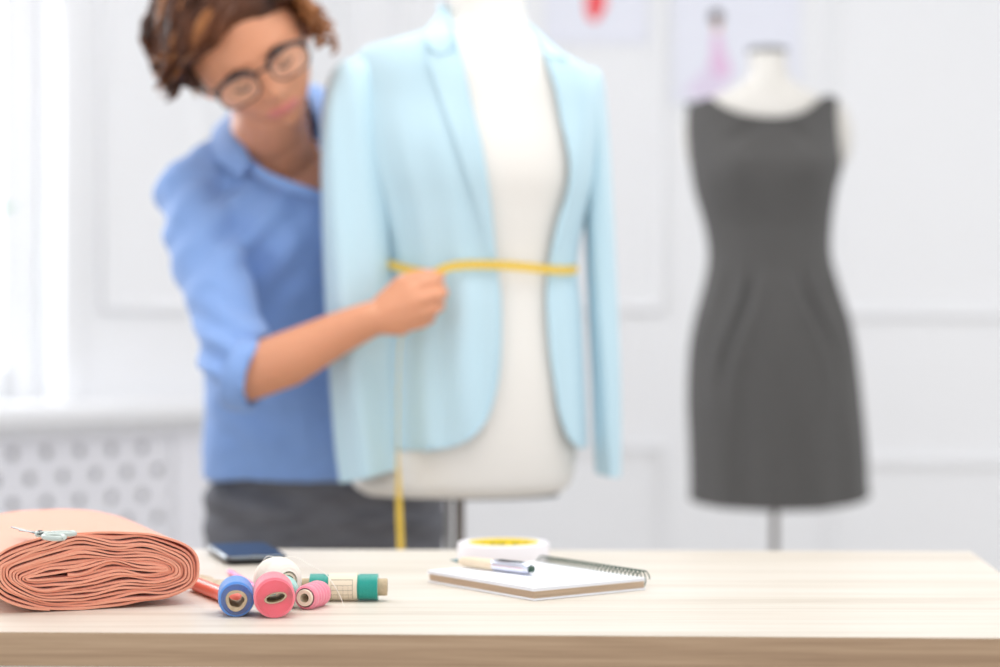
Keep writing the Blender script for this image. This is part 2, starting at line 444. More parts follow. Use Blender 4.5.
# front right corner = intersection of front line with right edge line
def isect(p, d, q, e):
    den = d.x*e.y-d.y*e.x; t = ((q.x-p.x)*e.y-(q.y-p.y)*e.x)/den; return p+d*t
FR = isect(fl, fd, BR, rd); FL = fl-fd*((fl.x-BL.x)/fd.x)
tb = thing('work_table', 'long pale wood work table across the foreground', 'table', (-0.25, 2.05, 0))
bm = bmesh.new()
vs = [bm.verts.new((p.x, p.y, z)) for z in (TZ-TH, TZ) for p in (FL, FR, BR, BL)]
for f in ((3, 2, 1, 0), (4, 5, 6, 7), (0, 1, 5, 4), (1, 2, 6, 5), (2, 3, 7, 6), (3, 0, 4, 7)): bm.faces.new([vs[i] for i in f])
bm.normal_update()
bmesh.ops.bevel(bm, geom=bm.edges[:], offset=0.0007, segments=2, affect='EDGES')
bm.normal_update()
tt = MB(); bm.verts.ensure_lookup_table()
for v in bm.verts: tt.v.append(v.co.copy())
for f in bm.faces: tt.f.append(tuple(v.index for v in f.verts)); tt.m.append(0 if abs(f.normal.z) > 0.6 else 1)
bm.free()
obj('tabletop', tt, [M_top, M_edge_shade], tb, angle=30)
C4 = (FL+FR+BR+BL)/4
for c in (FL, FR, BR, BL):
    q = c.lerp(C4, 0.09)
    obj('leg', box((q.x, q.y, (TZ-TH)/2), (0.045, 0.045, TZ-TH), 0.003), M_leg, tb)
ap = MB()
for a, b in ((FL, FR), (BL, BR)):
    a2, b2 = a.lerp(C4, 0.1), b.lerp(C4, 0.1); L = (b2-a2)
    mbx = box((0, 0, 0), (L.length, 0.02, 0.05)); ang = math.atan2(L.y, L.x); mbx.xf(Matrix.Translation(((a2+b2)/2)+V((0, 0, TZ-TH-0.026)))@Matrix.Rotation(ang, 4, 'Z')); ap.merge(mbx)
obj('apron', ap, M_leg, tb, smooth=False)

# ================================================================== folded cloth bolt
M_cloth = mat('peach_chiffon', srgb(255, 177, 146), 0.8, sheen=0.3, bump=0.05, bump_scale=200, translucent=0.12)
FA = V((-0.4720, 1.850, 0)); FBp = V((-0.2875, 1.920, 0))
e1 = (FBp-FA).normalized(); ax = V((-e1.y, e1.x, 0)); HWc = (FBp-FA).length/2; ctr = (FA+FBp)/2
bolt = thing('cloth_bolt', 'thick folded roll of peach fabric at the left end of the table', 'fabric', V((ctr.x, ctr.y, TZ)))
def bolt_mesh():
    turns = 12.0; n_per = 96; N = int(turns*n_per)
    H = 0.0735; b0 = H/2; LN = 22
    mb = MB(); lay = b0/turns
    prof = []
    for i in range(N+1):
        s = i/N; ang = 2*math.pi*turns*s - 1.9
        r = 0.02+0.98*s
        b = b0*r; a = HWc-b0+b
        c, sn = math.cos(ang), math.sin(ang)
        # superelliptic flattened loop
        x = math.copysign(abs(c)**0.72, c)*a; z = math.copysign(abs(sn)**0.75, sn)*b
        prof.append((x, z, s, ang))
    def pos(x, z, s, d, side, l):
        zz = z
        w = (1-s)
        # soft sags and ripples inside the folded stack
        wave = (0.0048*math.sin(x*46+0.8+z*30)+0.0012*math.sin(x*120+z*90))*max(0, 1-abs(z)/b0)**0.5
        dip = (-0.0052*math.exp(-((x-0.012)/0.020)**2)+0.003*math.exp(-((x+0.022)/0.018)**2))*sstep(0.0, 0.5, z/b0)*(1-sstep(0.80, 1.0, abs(z)/b0))
        rip = 0.0024*noise.noise(V((x*34, s*22, l*2.0)))*(1-0.6*sstep(0.9, 1, s))
        zz += (wave+dip)*(1-sstep(0.85, 1.0, s)) + rip
        top = sstep(0, b0, z)
        # overall shape: the roll thins a little toward both sides
        zz *= 1-0.10*(x/HWc)**2*(1 if z > 0 else 0.2)
        off = 0.0018*math.sin(s*94+x*25)+0.0034*noise.noise(V((s*40, x*9, 3)))
        dd = d+off*(1-l) 
        lift = -0.006*l*top
        p = ctr+e1*x+ax*dd+V((0, 0, TZ+b0+zz+lift))
        return p
    Ls = [0, 0.0015, 0.004, 0.008, 0.014]+[0.02+0.31*k/(LN-5) for k in range(LN-4)]
    n = len(prof)
    for i, (x, z, s, ang) in enumerate(prof):
        # local outward normal (approx) for thickness
        x2, z2 = prof[min(n-1, i+1)][:2]; x1, z1 = prof[max(0, i-1)][:2]
        tx, tz = x2-x1, z2-z1; L = math.hypot(tx, tz) or 1; nx, nz = tz/L, -tx/L
        half = lay*(0.455+0.045*math.sin(s*71))
        for k, d in enumerate(Ls):
            l = d/0.33
            h = half*(0.72+0.28*sstep(0, 0.004, d))
            mb.v.append(pos(x+nx*h, z+nz*h, s, d, 1, l))
        for k, d in enumerate(Ls):
            l = d/0.33
            h = half*(0.72+0.28*sstep(0, 0.004, d))
            mb.v.append(pos(x-nx*h, z-nz*h, s, d, -1, l))
    m = len(Ls)
    for i in range(n-1):
        a = i*2*m; b = (i+1)*2*m
        inner = prof[i][2] < 0.9
        K = 11 if inner else m   # buried layers only need the part seen from the end
        for k in range(K-1):
            mb.f.append((a+k, a+k+1, b+k+1, b+k)); mb.f.append((a+m+k, b+m+k, b+m+k+1, a+m+k+1)); mb.m += [0, 0]
        mb.f.append((a, b, b+m, a+m)); mb.m.append(0)
        if not inner: mb.f.append((a+m-1, a+2*m-1, b+2*m-1, b+m-1)); mb.m.append(0)
    a = (n-1)*2*m
    for k in range(m-1): mb.f.append((a+k, a+m+k, a+m+k+1, a+k+1)); mb.m.append(0)
    used = sorted({k for f in mb.f for k in f}); mp = {k: i for i, k in enumerate(used)}
    mb.v = [mb.v[k] for k in used]; mb.f = [tuple(mp[k] for k in f) for f in mb.f]
    zmin = TZ+0.0004
    mb.v = [V((v.x, v.y, max(v.z, zmin+(0.0002 if v.z < zmin else 0)))) for v in mb.v]
    return mb
obj('folded_fabric', bolt_mesh(), M_cloth, bolt, angle=70)

# scissors on the cloth
M_chr = mat('polished_steel', srgb(130, 134, 132), 0.5, metal=1.0)
M_shw = mat('pale_scissor_handle', srgb(196, 206, 200), 0.3)
def boltz(x, y):
    p = V((x, y, 0))-ctr; return TZ+0.0735*(1-0.10*(p.dot(e1)/HWc)**2)*0.985
def SP(px, py, lift=0.0):
    Y = 1.95
    for _ in range(12):
        X = (px-CX)/F*Y; z = boltz(X, Y)+lift; Y = F*(CZ-z)/(py-CY)
    return V((X, Y, z))
s0 = SP(40, 535, .002)
scs = thing('scissors', 'small steel scissors lying on the folded peach fabric', 'scissors', s0)
piv = SP(40, 534, 0.006)
for tipp, ring_c, lbl in ((SP(11, 527, 0.006), SP(54, 537, 0.004), 0), (SP(19, 531.5, 0.005), SP(63, 533.5, 0.004), 1)):
    d = (tipp-piv).normalized(); up = V((0, 0, 1)); sd = d.cross(up).normalized()
    L = (tipp-piv).length
    rings = []
    for k in range(9):
        t = k/8; w = lerp(0.004, 0.0006, t**1.4); c = piv-d*0.008+d*(L+0.008)*t+up*(0.0012 if lbl else 0)
        rings.append([c-sd*w, c+up*0.0009, c+sd*w*0.6, c-up*0.0009])
    bl = obj('blade', loft(rings), M_chr, scs)
    loop = []
    rd_ = (ring_c-piv).normalized(); sd2 = rd_.cross(up).normalized(); R = 0.0085
    for k in range(25):
        a = 2*math.pi*k/24; loop.append(ring_c+rd_*R*1.25*math.cos(a)+sd2*R*math.sin(a))
    hb = tube(loop, 0.0024, 10); hb.merge(tube([piv-rd_*0.002, piv.lerp(ring_c, 0.4), ring_c-rd_*R*1.2], [0.003, 0.0028, 0.0024], 10, round_end=True))
    obj('handle', hb, M_shw, scs)
obj('pivot_screw', sphere(piv+V((0, 0, 0.0028)), (0.0025, 0.0025, 0.001), 16, 8), M_chr, scs)

# ================================================================== phone
M_blk = mat('black_phone_plastic', srgb(24, 26, 32), 0.25); M_scr = mat('dark_glass_screen', srgb(10, 16, 30), 0.15, spec=0.18)
M_bez = mat('chrome_bezel', srgb(120, 128, 136), 0.25, metal=0.8)
a = T(226, 566); W = 0.070; Lp = 0.144
ang = math.radians(17); ph_c = a+V((math.cos(ang), math.sin(ang), 0))*W/2+V((-math.sin(ang), math.cos(ang), 0))*Lp/2
ph = thing('smartphone', 'black smartphone lying face up near the back edge of the table', 'phone', V((ph_c.x, ph_c.y, TZ)), ang, local=True)
def rrect(w, h, r, z, n=6):
    out = []
    for cx_, cy_, a0 in ((w/2-r, h/2-r, 0), (-w/2+r, h/2-r, 90), (-w/2+r, -h/2+r, 180), (w/2-r, -h/2+r, 270)):
        for k in range(n+1):
            q = math.radians(a0+90*k/n); out.append(V((cx_+r*math.cos(q), cy_+r*math.sin(q), z)))
    return out
obj('body', loft([rrect(W-0.012, Lp-0.012, 0.008, 0.0004), rrect(W-0.003, Lp-0.003, 0.010, 0.003), rrect(W, Lp, 0.011, 0.006), rrect(W, Lp, 0.011, 0.0085), rrect(W-0.002, Lp-0.002, 0.010, 0.0098)]), M_blk, ph, angle=60)
obj('bezel', loft([rrect(W+0.0008, Lp+0.0008, 0.0114, 0.0072), rrect(W+0.001, Lp+0.001, 0.0114, 0.0088), rrect(W-0.0015, Lp-0.0015, 0.0104, 0.0101)]), M_bez, ph, angle=60)
obj('screen', loft([rrect(W-0.005, Lp-0.006, 0.009, 0.0100), rrect(W-0.0055, Lp-0.0065, 0.009, 0.0106)]), M_scr, ph, angle=30)
obj('home_button', loft([rrect(0.012, 0.004, 0.0018, 0.0104), rrect(0.012, 0.004, 0.0018, 0.0112)]).xf(Matrix.Translation((0, -Lp/2+0.008, 0))), M_bez, ph)

# ================================================================== thread spools
def thread_mat(name, c, rough=0.7, freq=1400):
    m = mat(name, c, rough, sheen=0.4)
    nt = m.node_tree; b = nt.nodes['Principled BSDF']
    tc = nt.nodes.new('ShaderNodeTexCoord'); w = nt.nodes.new('ShaderNodeTexWave'); w.bands_direction = 'Y'; w.inputs['Scale'].default_value = freq/6.28; w.inputs['Distortion'].default_value = 1.2; w.inputs['Detail'].default_value = 2
    bp = nt.nodes.new('ShaderNodeBump'); bp.inputs['Strength'].default_value = 0.5; bp.inputs['Distance'].default_value = 0.0004
    nt.links.new(tc.outputs['Object'], w.inputs['Vector']); nt.links.new(w.outputs['Fac'], bp.inputs['Height']); nt.links.new(bp.outputs[0], b.inputs['Normal'])
    return m
M_card = mat('cardboard_core', srgb(205, 184, 152), 0.8, noise_amt=0.2, noise_scale=200)
M_cardw = mat('white_card_core', srgb(240, 228, 205), 0.7)
def spool(label, R, L, rin, cpos, yaw, mthread, mcore, core_out=0.0015, core_th=0.0022, warp=None, round_=0.002, bulge=0.0, taper=0.0, ridges=0, core_back=0.0015, face_in=0.0):
    """axis along local Y, front face toward -Y; sits on the table"""
    r = thing('thread_spool', label, 'thread spool', V((cpos[0], cpos[1], TZ)), yaw, 'thread spools in a heap on the table', local=True)
    prof = []
    n = 40
    # front face rings, outwards with concentric ridges
    nf = 26
    for k in range(nf):
        q = k/(nf-1); rr = lerp(rin, R-round_, q); prof.append((rr, face_in*(1-q)-0.0005*(k % 2)-bulge*0.0))
    for k in range(1, 6):
        a_ = math.radians(90*k/6); prof.append((R-round_+round_*math.sin(a_), round_*(1-math.cos(a_))))
    for k in range(n+1):
        q = k/n; y = lerp(round_, L-round_, q)
        rr = R+bulge*math.sin(math.pi*q)-taper*q+(0.0003*(k % 2))
        if ridges: rr += 0.0007*math.sin(q*math.pi*2*ridges)
        prof.append((rr, y))
    for k in range(5, -1, -1):
        a_ = math.radians(90*k/6); prof.append((R-taper-round_+round_*math.sin(a_), L-round_*(1-math.cos(a_))))
    prof.append((rin, L))
    w = lathe(prof, 56, 'Y', closed=True)
    ci = rin-core_th
    c = lathe([(ci, -core_out), (rin-0.0002, -core_out-0.0002), (rin+0.0001, -core_out+0.0005), (rin+0.0001, L+core_back), (ci, L+core_back)], 40, 'Y', closed=True)
    for mb in (w, c):
        vs_ = []
        for v in mb.v:
            rr = math.hypot(v.x, v.z)
            if warp: v = warp(v, rr)
            vs_.append(v+V((0, 0, R+0.0002+max(0, bulge)*0.6)))
        mb.v = vs_
    obj('thread_winding', w, mthread, r, angle=60)
    obj('core_tube', c, mcore, r, angle=60)
    return r
M_bl = thread_mat('blue_thread', srgb(84, 144, 222)); M_pk = thread_mat('coral_pink_thread', srgb(250, 122, 138)); M_pk2 = thread_mat('rose_thread', srgb(248, 146, 166))
M_wh = thread_mat('white_thread', srgb(246, 238, 226)); M_mi = thread_mat('mint_thread', srgb(166, 226, 216)); M_te = thread_mat('teal_thread', srgb(0, 158, 144), 0.3); M_cr = thread_mat('cream_thread', srgb(244, 236, 214))
def place(px, y_bottom): return T(px, y_bottom)
def warp_blue(v, rr):
    k = 1-sstep(0.008, 0.0165, rr); a = math.atan2(v.z, v.x)
    s = 1+k*(0.045*math.sin(3*a+0.4)+(0.05*math.sin(5*a+1.2) if rr < 0.0078 else 0)); s2 = s-(0.14*k if rr < 0.0078 and v.z < 0 else 0)
    return V((v.x*s+0.0*k, v.y, v.z*s2-0.0012*k))
p = place(236.3, 617.3)
spool('blue thread spool with an open cardboard core, left of the coral pink one', 0.0163, 0.048, 0.0098, (p.x, p.y), math.radians(8), M_bl, M_card, 0.0012, 0.0028, warp_blue, ridges=0)
def warp_pink(v, rr):
    k = 1-sstep(0.008, 0.0185, rr); a = math.radians(14)
    x = v.x*math.cos(a)+v.z*math.sin(a); z = -v.x*math.sin(a)+v.z*math.cos(a)
    z *= 1-0.50*k; x *= 1+0.12*k
    return V((x*math.cos(a)-z*math.sin(a)+0.001*k, v.y, x*math.sin(a)+z*math.cos(a)))
p = place(274.5, 618.6)
spool('large coral pink thread spool with a squashed paper core, in front of the white one', 0.0187, 0.046, 0.0093, (p.x, p.y), math.radians(8), M_pk, M_card, 0.0006, 0.0016, warp_pink)
p = place(305.5, 609.8)
spool('small rose pink thread spool with a white round core', 0.0112, 0.036, 0.0078, (p.x, p.y), math.radians(-17), M_pk2, M_cardw, 0.003, 0.0034, None, ridges=5, taper=-0.0008)
p = place(291, 607)
spool('white thread spool, the fattest in the heap, behind the coral pink spool', 0.0212, 0.036, 0.0085, (-0.2030, 1.917), math.radians(40), M_wh, M_cardw, 0.0, 0.002, None, round_=0.011, face_in=0.007, bulge=0.001)
spool('mint green thread spool peeking out behind the coral pink spool', 0.0142, 0.028, 0.006, (-0.2055, 1.888), math.radians(4), M_mi, M_cardw, 0.0, 0.0015, None)
# teal spool, lying across
tsp = T(349, 602.3)
R = 0.0131; TL = 0.066
sp_t = thing('thread_spool', 'teal thread spool with a paper label lying sideways', 'thread spool', V((tsp.x-0.0055, tsp.y+0.012, TZ)), math.radians(-91.5), 'thread spools in a heap on the table', local=True)
prof = [(0.0072, 0)]
for k in range(61):
    q = k/60; prof.append((R-0.0003+0.0002*(k % 2)-(0.0009 if 0.23 < q < 0.73 else 0), TL*q))
prof.append((0.0072, TL))
tr_ = Matrix.Translation((0, -TL/2-0.0, R+0.0002))
# yaw -91.5: local +Y points to -world... choose +Y = world +X
sp_t.rotation_euler = (0, 0, math.radians(-90.8))
obj('thread_winding', lathe(prof, 56, 'Y', closed=True).xf(tr_), M_te, sp_t, angle=60)
obj('core_tube', lathe([(0.0048, -0.008), (0.0082, -0.008), (0.0084, -0.0075), (0.0084, TL+0.008), (0.0082, TL+0.0088), (0.0048, TL+0.0088)], 40, 'Y', closed=True).xf(tr_), M_card, sp_t, angle=60)
lab = obj('paper_label', lathe([(R-0.0010, TL*0.28), (R+0.0003, TL*0.28), (R+0.0003, TL*0.70), (R-0.0010, TL*0.70)], 56, 'Y', closed=True).xf(tr_), mat('cream_label_paper', srgb(240, 226, 202), 0.6), sp_t, angle=60, label='cream label with printed boxes')
pr = MB()
def lab_strip(y0, y1, a0, a1):
    vs = []; n = max(2, int((a1-a0)/6)+1); rr = R+0.00038
    for k in range(n+1):
        a_ = math.radians(lerp(a0, a1, k/n)); vs += [V((math.cos(a_)*rr, y0, math.sin(a_)*rr)), V((math.cos(a_)*rr, y1, math.sin(a_)*rr))]
    pr.add(vs, [(2*k, 2*k+1, 2*k+3, 2*k+2) for k in range(n)])
ya, yb_ = TL*0.32, TL*0.64
# front (towards camera) is angle 0 side after the -90 turn (local +X -> world -Y)
lab_strip(ya, yb_, 36, 39); lab_strip(ya, ya+0.0003, -50, 38); lab_strip(yb_-0.0004, yb_, -50, 38)
for q in (0.3, 0.55, 0.78): lab_strip(lerp(ya, yb_, q), lerp(ya, yb_, q)+0.0002, -48, 10)
for a_ in (12, -8, -28): lab_strip(ya, yb_, a_, a_+1.5)
obj('printed_box', pr.xf(tr_), mat('label_print', srgb(150, 140, 120), 0.6), lab, smooth=False)
# cream spool behind, upright end visible
p = T(300.5, 590)
spool('small cream thread spool tucked behind the rose pink spool', 0.0095, 0.02, 0.005, (-0.1905, 1.962), math.radians(38), M_cr, M_cardw, 0.0005, 0.0015, None)

# loose threads
def thread(label, pts, r, m, group=None):
    o = obj('loose_thread', tube(spath(pts, 60), r, 6), m); tag(o, label, 'thread', group); return o
Tw = mat('white_thread_plain', srgb(248, 244, 236), 0.6); Tpu = mat('lilac_thread_plain', srgb(150, 130, 215), 0.6)
thread('white thread arching from the white spool over the teal spool', [P(262, 562, 1.93), P(268, 556.2, 1.93), P(280, 558, 1.935), P(295, 557, 1.94), P(312, 566, 1.935), P(325, 573.6, 1.925), P(334, 585, 1.905), P(340, 596, 1.902), P(344.5, 607.3, 1.897)], 0.00028, Tw)
thread('lilac thread lying across the blue and coral pink spools', [P(247, 586, 1.865), P(252, 588.3, 1.866), P(257, 588.5, 1.85), P(263, 582, 1.85), P(269, 578.9, 1.853), P(276, 577.6, 1.855), P(284, 579.2, 1.858), P(291, 585.8, 1.856)], 0.0003, Tpu)
# pins: pencils and pens
M_pen = mat('hot_pink_plastic', srgb(240, 84, 170), 0.35); M_cor = mat('coral_plastic', srgb(248, 122, 104), 0.35)
q0 = T(229.5, 571.5, TZ+0.003); q1 = P(261, 590, 1.97)
pk = thing('pink_pencil', 'pink round pencil pointing between the blue and coral pink spools', 'pencil', (q0+q1)/2)
dq = (q1-q0).normalized(); q1 = q0+dq*0.17
obj('barrel', tube([q0, q0.lerp(q1, 0.5), q1], 0.0027, 16), M_pen, pk, angle=50)
obj('tip', tube([q1, q1+dq*0.006, q1+dq*0.010], [0.0026, 0.0012, 0.0003], 12), M_cardw, pk)
c1 = V((-0.2500, 1.8965, TZ+0.0076)); c0 = V((-0.3100, 2.023, TZ+0.0076))
cp = thing('coral_marker', 'coral red marker pen between the fabric roll and the blue spool', 'pen', (c0+c1)/2-V((0, 0, 0.0076)))
dc = (c1-c0).normalized()
obj('barrel', tube([c0, c0.lerp(c1, 0.66)], 0.0070, 24), M_cor, cp, angle=50)
obj('cap', tube([c0.lerp(c1, 0.66), c1], 0.0074, 24, round_end=True), M_cor, cp, angle=50)
# heap of cream lace ribbon behind the marker
rib = []
for i in range(150):
    a_ = i*0.33; rr = 0.012+0.007*math.sin(i*0.21)
    cx_ = lerp(-0.325, -0.262, 0.5+0.5*math.sin(i*0.045)); cy_ = lerp(2.09, 2.01, 0.5+0.5*math.sin(i*0.045))
    rib.append(V((cx_+rr*1.3*math.cos(a_), cy_+rr*math.sin(a_), TZ+0.0022+0.0026*(0.5+0.5*math.sin(i*0.77)))))
tag(obj('ribbon', strip(spath(rib, 600), V((0, 0.3, 1)), 0.0036, 0.0005), mat('cream_lace', srgb(250, 244, 228), 0.8, translucent=0.3)), 'cream lace ribbon heaped loosely behind the coral marker', 'ribbon')

# ================================================================== notebook
M_pg = mat('white_pages', srgb(246, 247, 252), 0.7); M_kraft = mat('kraft_page_edges', srgb(226, 200, 172), 0.8, noise_amt=0.25, noise_scale=60, stretch=(0.2, 0.2, 40)); M_wire = mat('dark_green_wire', srgb(58, 84, 72), 0.4, metal=0.2)
Fc = T(534, 601.3); Lc = T(426.5, 584.3)
u1 = (Lc-Fc); u1.z = 0; nl = u1.length*1.075; u1.normalize()         # front corner -> left corner (width of page)
ua = math.radians(126.5); u1 = V((math.cos(ua), math.sin(ua), 0)); u2 = V((u1.y, -u1.x, 0)); nw = 0.146
nb = thing('spiral_notebook', 'open white spiral notebook with kraft page edges at the table centre', 'notebook', V((Fc.x, Fc.y, TZ)))
def slab(z0, z1, in0, in1=None, grow=0.0, layers=1, jit=0.0):
    mb = MB()
    for k in range(layers):
        a_, b_ = lerp(z0, z1, k/layers), lerp(z0, z1, (k+0.86)/layers) if layers > 1 else z1
        j = [random.uniform(-jit, jit) for _ in range(4)]
        pts = [Fc+u1*(-grow+j[0])+u2*(-grow+j[1]), Fc+u1*(nl+grow+j[2])+u2*(-grow+j[1]), Fc+u1*(nl+grow+j[2])+u2*(nw-in0), Fc+u1*(-grow+j[0])+u2*(nw-in0)]
        lo = [V((p_.x, p_.y, TZ+a_)) for p_ in pts]; hi = [V((p_.x, p_.y, TZ+b_)) for p_ in pts]
        mb.merge(loft([lo, hi]))
    return mb
obj('back_cover', slab(0.0003, 0.0022, 0.003, grow=-0.001), M_pg, nb, smooth=False)
obj('page_block', slab(0.0023, 0.0092, 0.004, grow=-0.002, layers=14, jit=0.0006), M_kraft, nb, smooth=False)
obj('white_sheets', slab(0.0093, 0.0128, 0.004, grow=-0.0002, layers=6, jit=0.0004), M_pg, nb, smooth=False)
zt_ = TZ+0.0129
wire = []
nco = 27
for i in range(nco*20+1):
    t = i/(nco*20); a_ = 2*math.pi*nco*t
    c = Fc+u1*(nl*(0.03+0.94*t))+u2*(nw-0.001)
    wire.append(V((c.x, c.y, TZ+0.0098))+u2*(0.0078*math.cos(a_))+V((0, 0, 0.0092*math.sin(a_))))
obj('spiral_wire', tube(wire, 0.0007, 6), M_wire, nb, weld=False)
hw = MB()
for i in range(5):
    for k in range(1):
        c = Fc+u1*(nl*0.22+i*0.011)+u2*(0.050+0.002*(i % 2)); c.z = zt_+0.0001
        pth = spath([c, c+u1*0.003+u2*0.004, c+u1*0.005-u2*0.001, c+u1*0.007+u2*0.002], 10); hw.merge(strip([V((q.x, q.y, zt_+0.00012)) for q in pth], V((0, 0, 1)).cross(u1), 0.0006, 0.0001))
obj('pencil_writing', hw, mat('pale_blue_ink', srgb(170, 180, 225), 0.7), nb, smooth=False)

# pen on the notebook
M_wood = mat('light_wood_barrel', srgb(240, 222, 194), 0.5, noise_amt=0.12, noise_scale=30); M_tip = mat('grey_teal_tip', srgb(110, 140, 145), 0.3, metal=0.6); M_sil = mat('silver_barrel', srgb(225, 228, 240), 0.12, metal=1.0)
rp = 0.0062
pe = T(530.5, 575.3, zt_); ps = T(452.5, 566.2, zt_)
pd = V((ps.x-pe.x, ps.y-pe.y, 0)).normalized(); pe = pe+V((0, 0.002, rp)); PL = 0.118
pen = thing('ballpoint_pen', 'pen with a wooden barrel and chrome cap lying on the open notebook', 'pen', V((pe.x, pe.y, zt_)))
def PP(d, side=0, up=0): return pe+pd*d+V((-pd.y, pd.x, 0))*side+V((0, 0, up))
obj('barrel', tube([PP(0.050), PP(0.09), PP(0.098), PP(0.103)], [rp*0.93, rp*0.9, rp*0.78, rp*0.5], 24), M_wood, pen, angle=50)
obj('tip', tube([PP(0.103), PP(0.108), PP(0.112), PP(0.117)], [rp*0.48, rp*0.36, rp*0.2, rp*0.08], 16), M_tip, pen)
cap = obj('chrome_cap', tube([PP(0.0), PP(0.002), PP(0.006), PP(0.050), PP(0.0515)], [rp*0.7, rp*0.9, rp, rp, rp*0.93], 32), M_sil, pen, angle=50)
gr = MB()
for k in range(13):
    d = 0.012+k*0.0026; a0, a1 = 20, 120; pts = []
    sdv = V((-pd.y, pd.x, 0))
    for j in range(9):
        a_ = math.radians(lerp(35, 115, j/8)); pts.append(PP(d)-sdv*math.cos(a_)*(rp+0.0001)+V((0, 0, math.sin(a_)*(rp+0.0001))))
    gr.merge(tube(pts, 0.0006, 6))
obj('grip_rib', gr, mat('dark_rubber', srgb(50, 66, 70), 0.4), cap)
obj('push_button', tube([PP(0.0005), PP(-0.003), PP(-0.0045)], [rp*0.62, rp*0.6, rp*0.35], 20), M_wire, pen)

# roll of tape
rc_ = P(503.4, 560, 2.29); tc_ = V((rc_.x, 2.29, TZ))
roll = thing('tape_roll', 'roll of white tape with a yellow core behind the notebook', 'tape', tc_)
obj('tape_winding', lathe([(0.0405, 0.0003), (0.051, 0.0003), (0.0524, 0.0012), (0.0524, 0.0202), (0.0515, 0.0212), (0.0405, 0.0212)], 72, 'Z', closed=True).xf(Matrix.Translation(tc_)), mat('white_tape', srgb(240, 236, 240), 0.5), roll, angle=50)
core = obj('yellow_core', lathe([(0.0385, 0.0004), (0.0404, 0.0004), (0.0404, 0.0216), (0.0385, 0.0216)], 72, 'Z', closed=True).xf(Matrix.Translation(tc_)), mat('yellow_card', srgb(255, 232, 70), 0.5), roll, angle=50)
pm = MB()
for a0 in (40, 62, 86, 102, 122, 140):
    for w_ in (0, 5, 9):
        vs = []; 
        for k in range(4):
            a_ = math.radians(a0+w_+k*1.1); vs += [tc_+V((0.0384*math.cos(a_), 0.0384*math.sin(a_), 0.007)), tc_+V((0.0384*math.cos(a_), 0.0384*math.sin(a_), 0.0165))]
        pm.add(vs, [(2*k, 2*k+1, 2*k+3, 2*k+2) for k in range(3)])
obj('printed_mark', pm, mat('olive_print', srgb(150, 150, 60), 0.6), core, smooth=False)

# ================================================================== dress form with the blue jacket
YM = 2.85
def silh(tab): return [(r[0], r[1]) for r in tab], [(r[0], r[2]) for r in tab], [(r[0], r[3]) for r in tab]
# py, left px, right px, half depth
FORM = [(-30, 452, 522, .052), (-10, 450, 524, .053), (10, 449, 525, .055), (24, 446, 529, .058), (34, 432, 540, .064), (48, 400, 562, .074), (62, 372, 584, .084), (80, 357, 592, .092), (110, 352, 594, .1),
        (150, 356, 592, .112), (180, 362, 588, .114), (215, 375, 578, .105), (262, 384, 571, .095), (310, 374, 577, .1), (370, 360, 581, .108), (430, 353, 579, .110), (470, 352, 574, .108), (486, 354, 568, .104), (493, 366, 556, .094)]
fL, fR, fD = silh(FORM)
def tilt(py, px):  # right shoulder seen lower than the left
    return 0.085*(px-487)*(1-sstep(120, 240, py))*sstep(22, 60, py)
def fring(py, n=64, grow=0.0, L=fL, R=fR, D=fD, Y=YM, tl=True):
    l, r_, d = sinterp(py, L), sinterp(py, R), sinterp(py, D)
    xl, xr = (l-CX)/F*Y-grow, (r_-CX)/F*Y+grow; cx_, hw_ = (xl+xr)/2, (xr-xl)/2; out = []
    for k in range(n):
        a_ = 2*math.pi*k/n; c, s = math.cos(a_), math.sin(a_)
        x = cx_+hw_*c; y = Y-(d+grow)*s
        px = CX+F*x/Y
        z = CZ-(py+(tilt(py, px) if tl else 0)-CY)/F*Y
        out.append(V((x, y, z)))
    return out
base_x = (470-CX)/F*YM
form = thing('dress_form', 'white dress form on a steel pole wearing the pale blue jacket', 'mannequin', V((base_x, YM, 0)))
rows = [-30+4*k for k in range(131)] + [493.5]
obj('torso', loft([fring(min(py, 493.5)) for py in rows]), M_form, form, angle=70)
sm_ = [fring(31, 64, 0.0012)[k] for k in range(64)]
obj('neck_seam', tube(sm_+[sm_[0]], 0.0012, 6), mat('seam_grey', srgb(205, 203, 200), 0.7), form)
zt2 = CZ-(-32-CY)/F*YM
obj('neck_cap', lathe([(0.048, zt2-0.004), (0.05, zt2+0.002), (0.047, zt2+0.008), (0.02, zt2+0.013), (0.0, zt2+0.0135)], 48, 'Z').xf(Matrix.Translation(((487-CX)/F*YM, YM, 0))), M_formcap, form)
zb2 = CZ-(493-CY)/F*YM
obj('base_plate', lathe([(0.0, zb2-0.004), (0.13, zb2-0.004), (0.13, zb2+0.0), (0.0, zb2)], 48, 'Z').xf(Matrix.Translation((base_x+0.01, YM, 0))@Matrix.Diagonal((0.9, 0.62, 1, 1))), M_formcap, form)
px_ = (459.5-CX)/F*YM
obj('pole', tube([V((px_, YM, zb2)), V((px_, YM, 0.06))], 0.0075, 20), M_poled, form)
pxl = (448.5-CX)/F*YM
obj('height_rod', tube([V((pxl, YM, zb2)), V((pxl, YM, 0.5)), V((px_, YM, 0.47))], 0.0045, 14), M_pole, form)
obj('foot_disc', lathe([(0.0, 0.001), (0.16, 0.001), (0.16, 0.012), (0.15, 0.018), (0.03, 0.03), (0.014, 0.07), (0.0, 0.07)], 48, 'Z').xf(Matrix.Translation((px_, YM, 0))), M_poled, form)

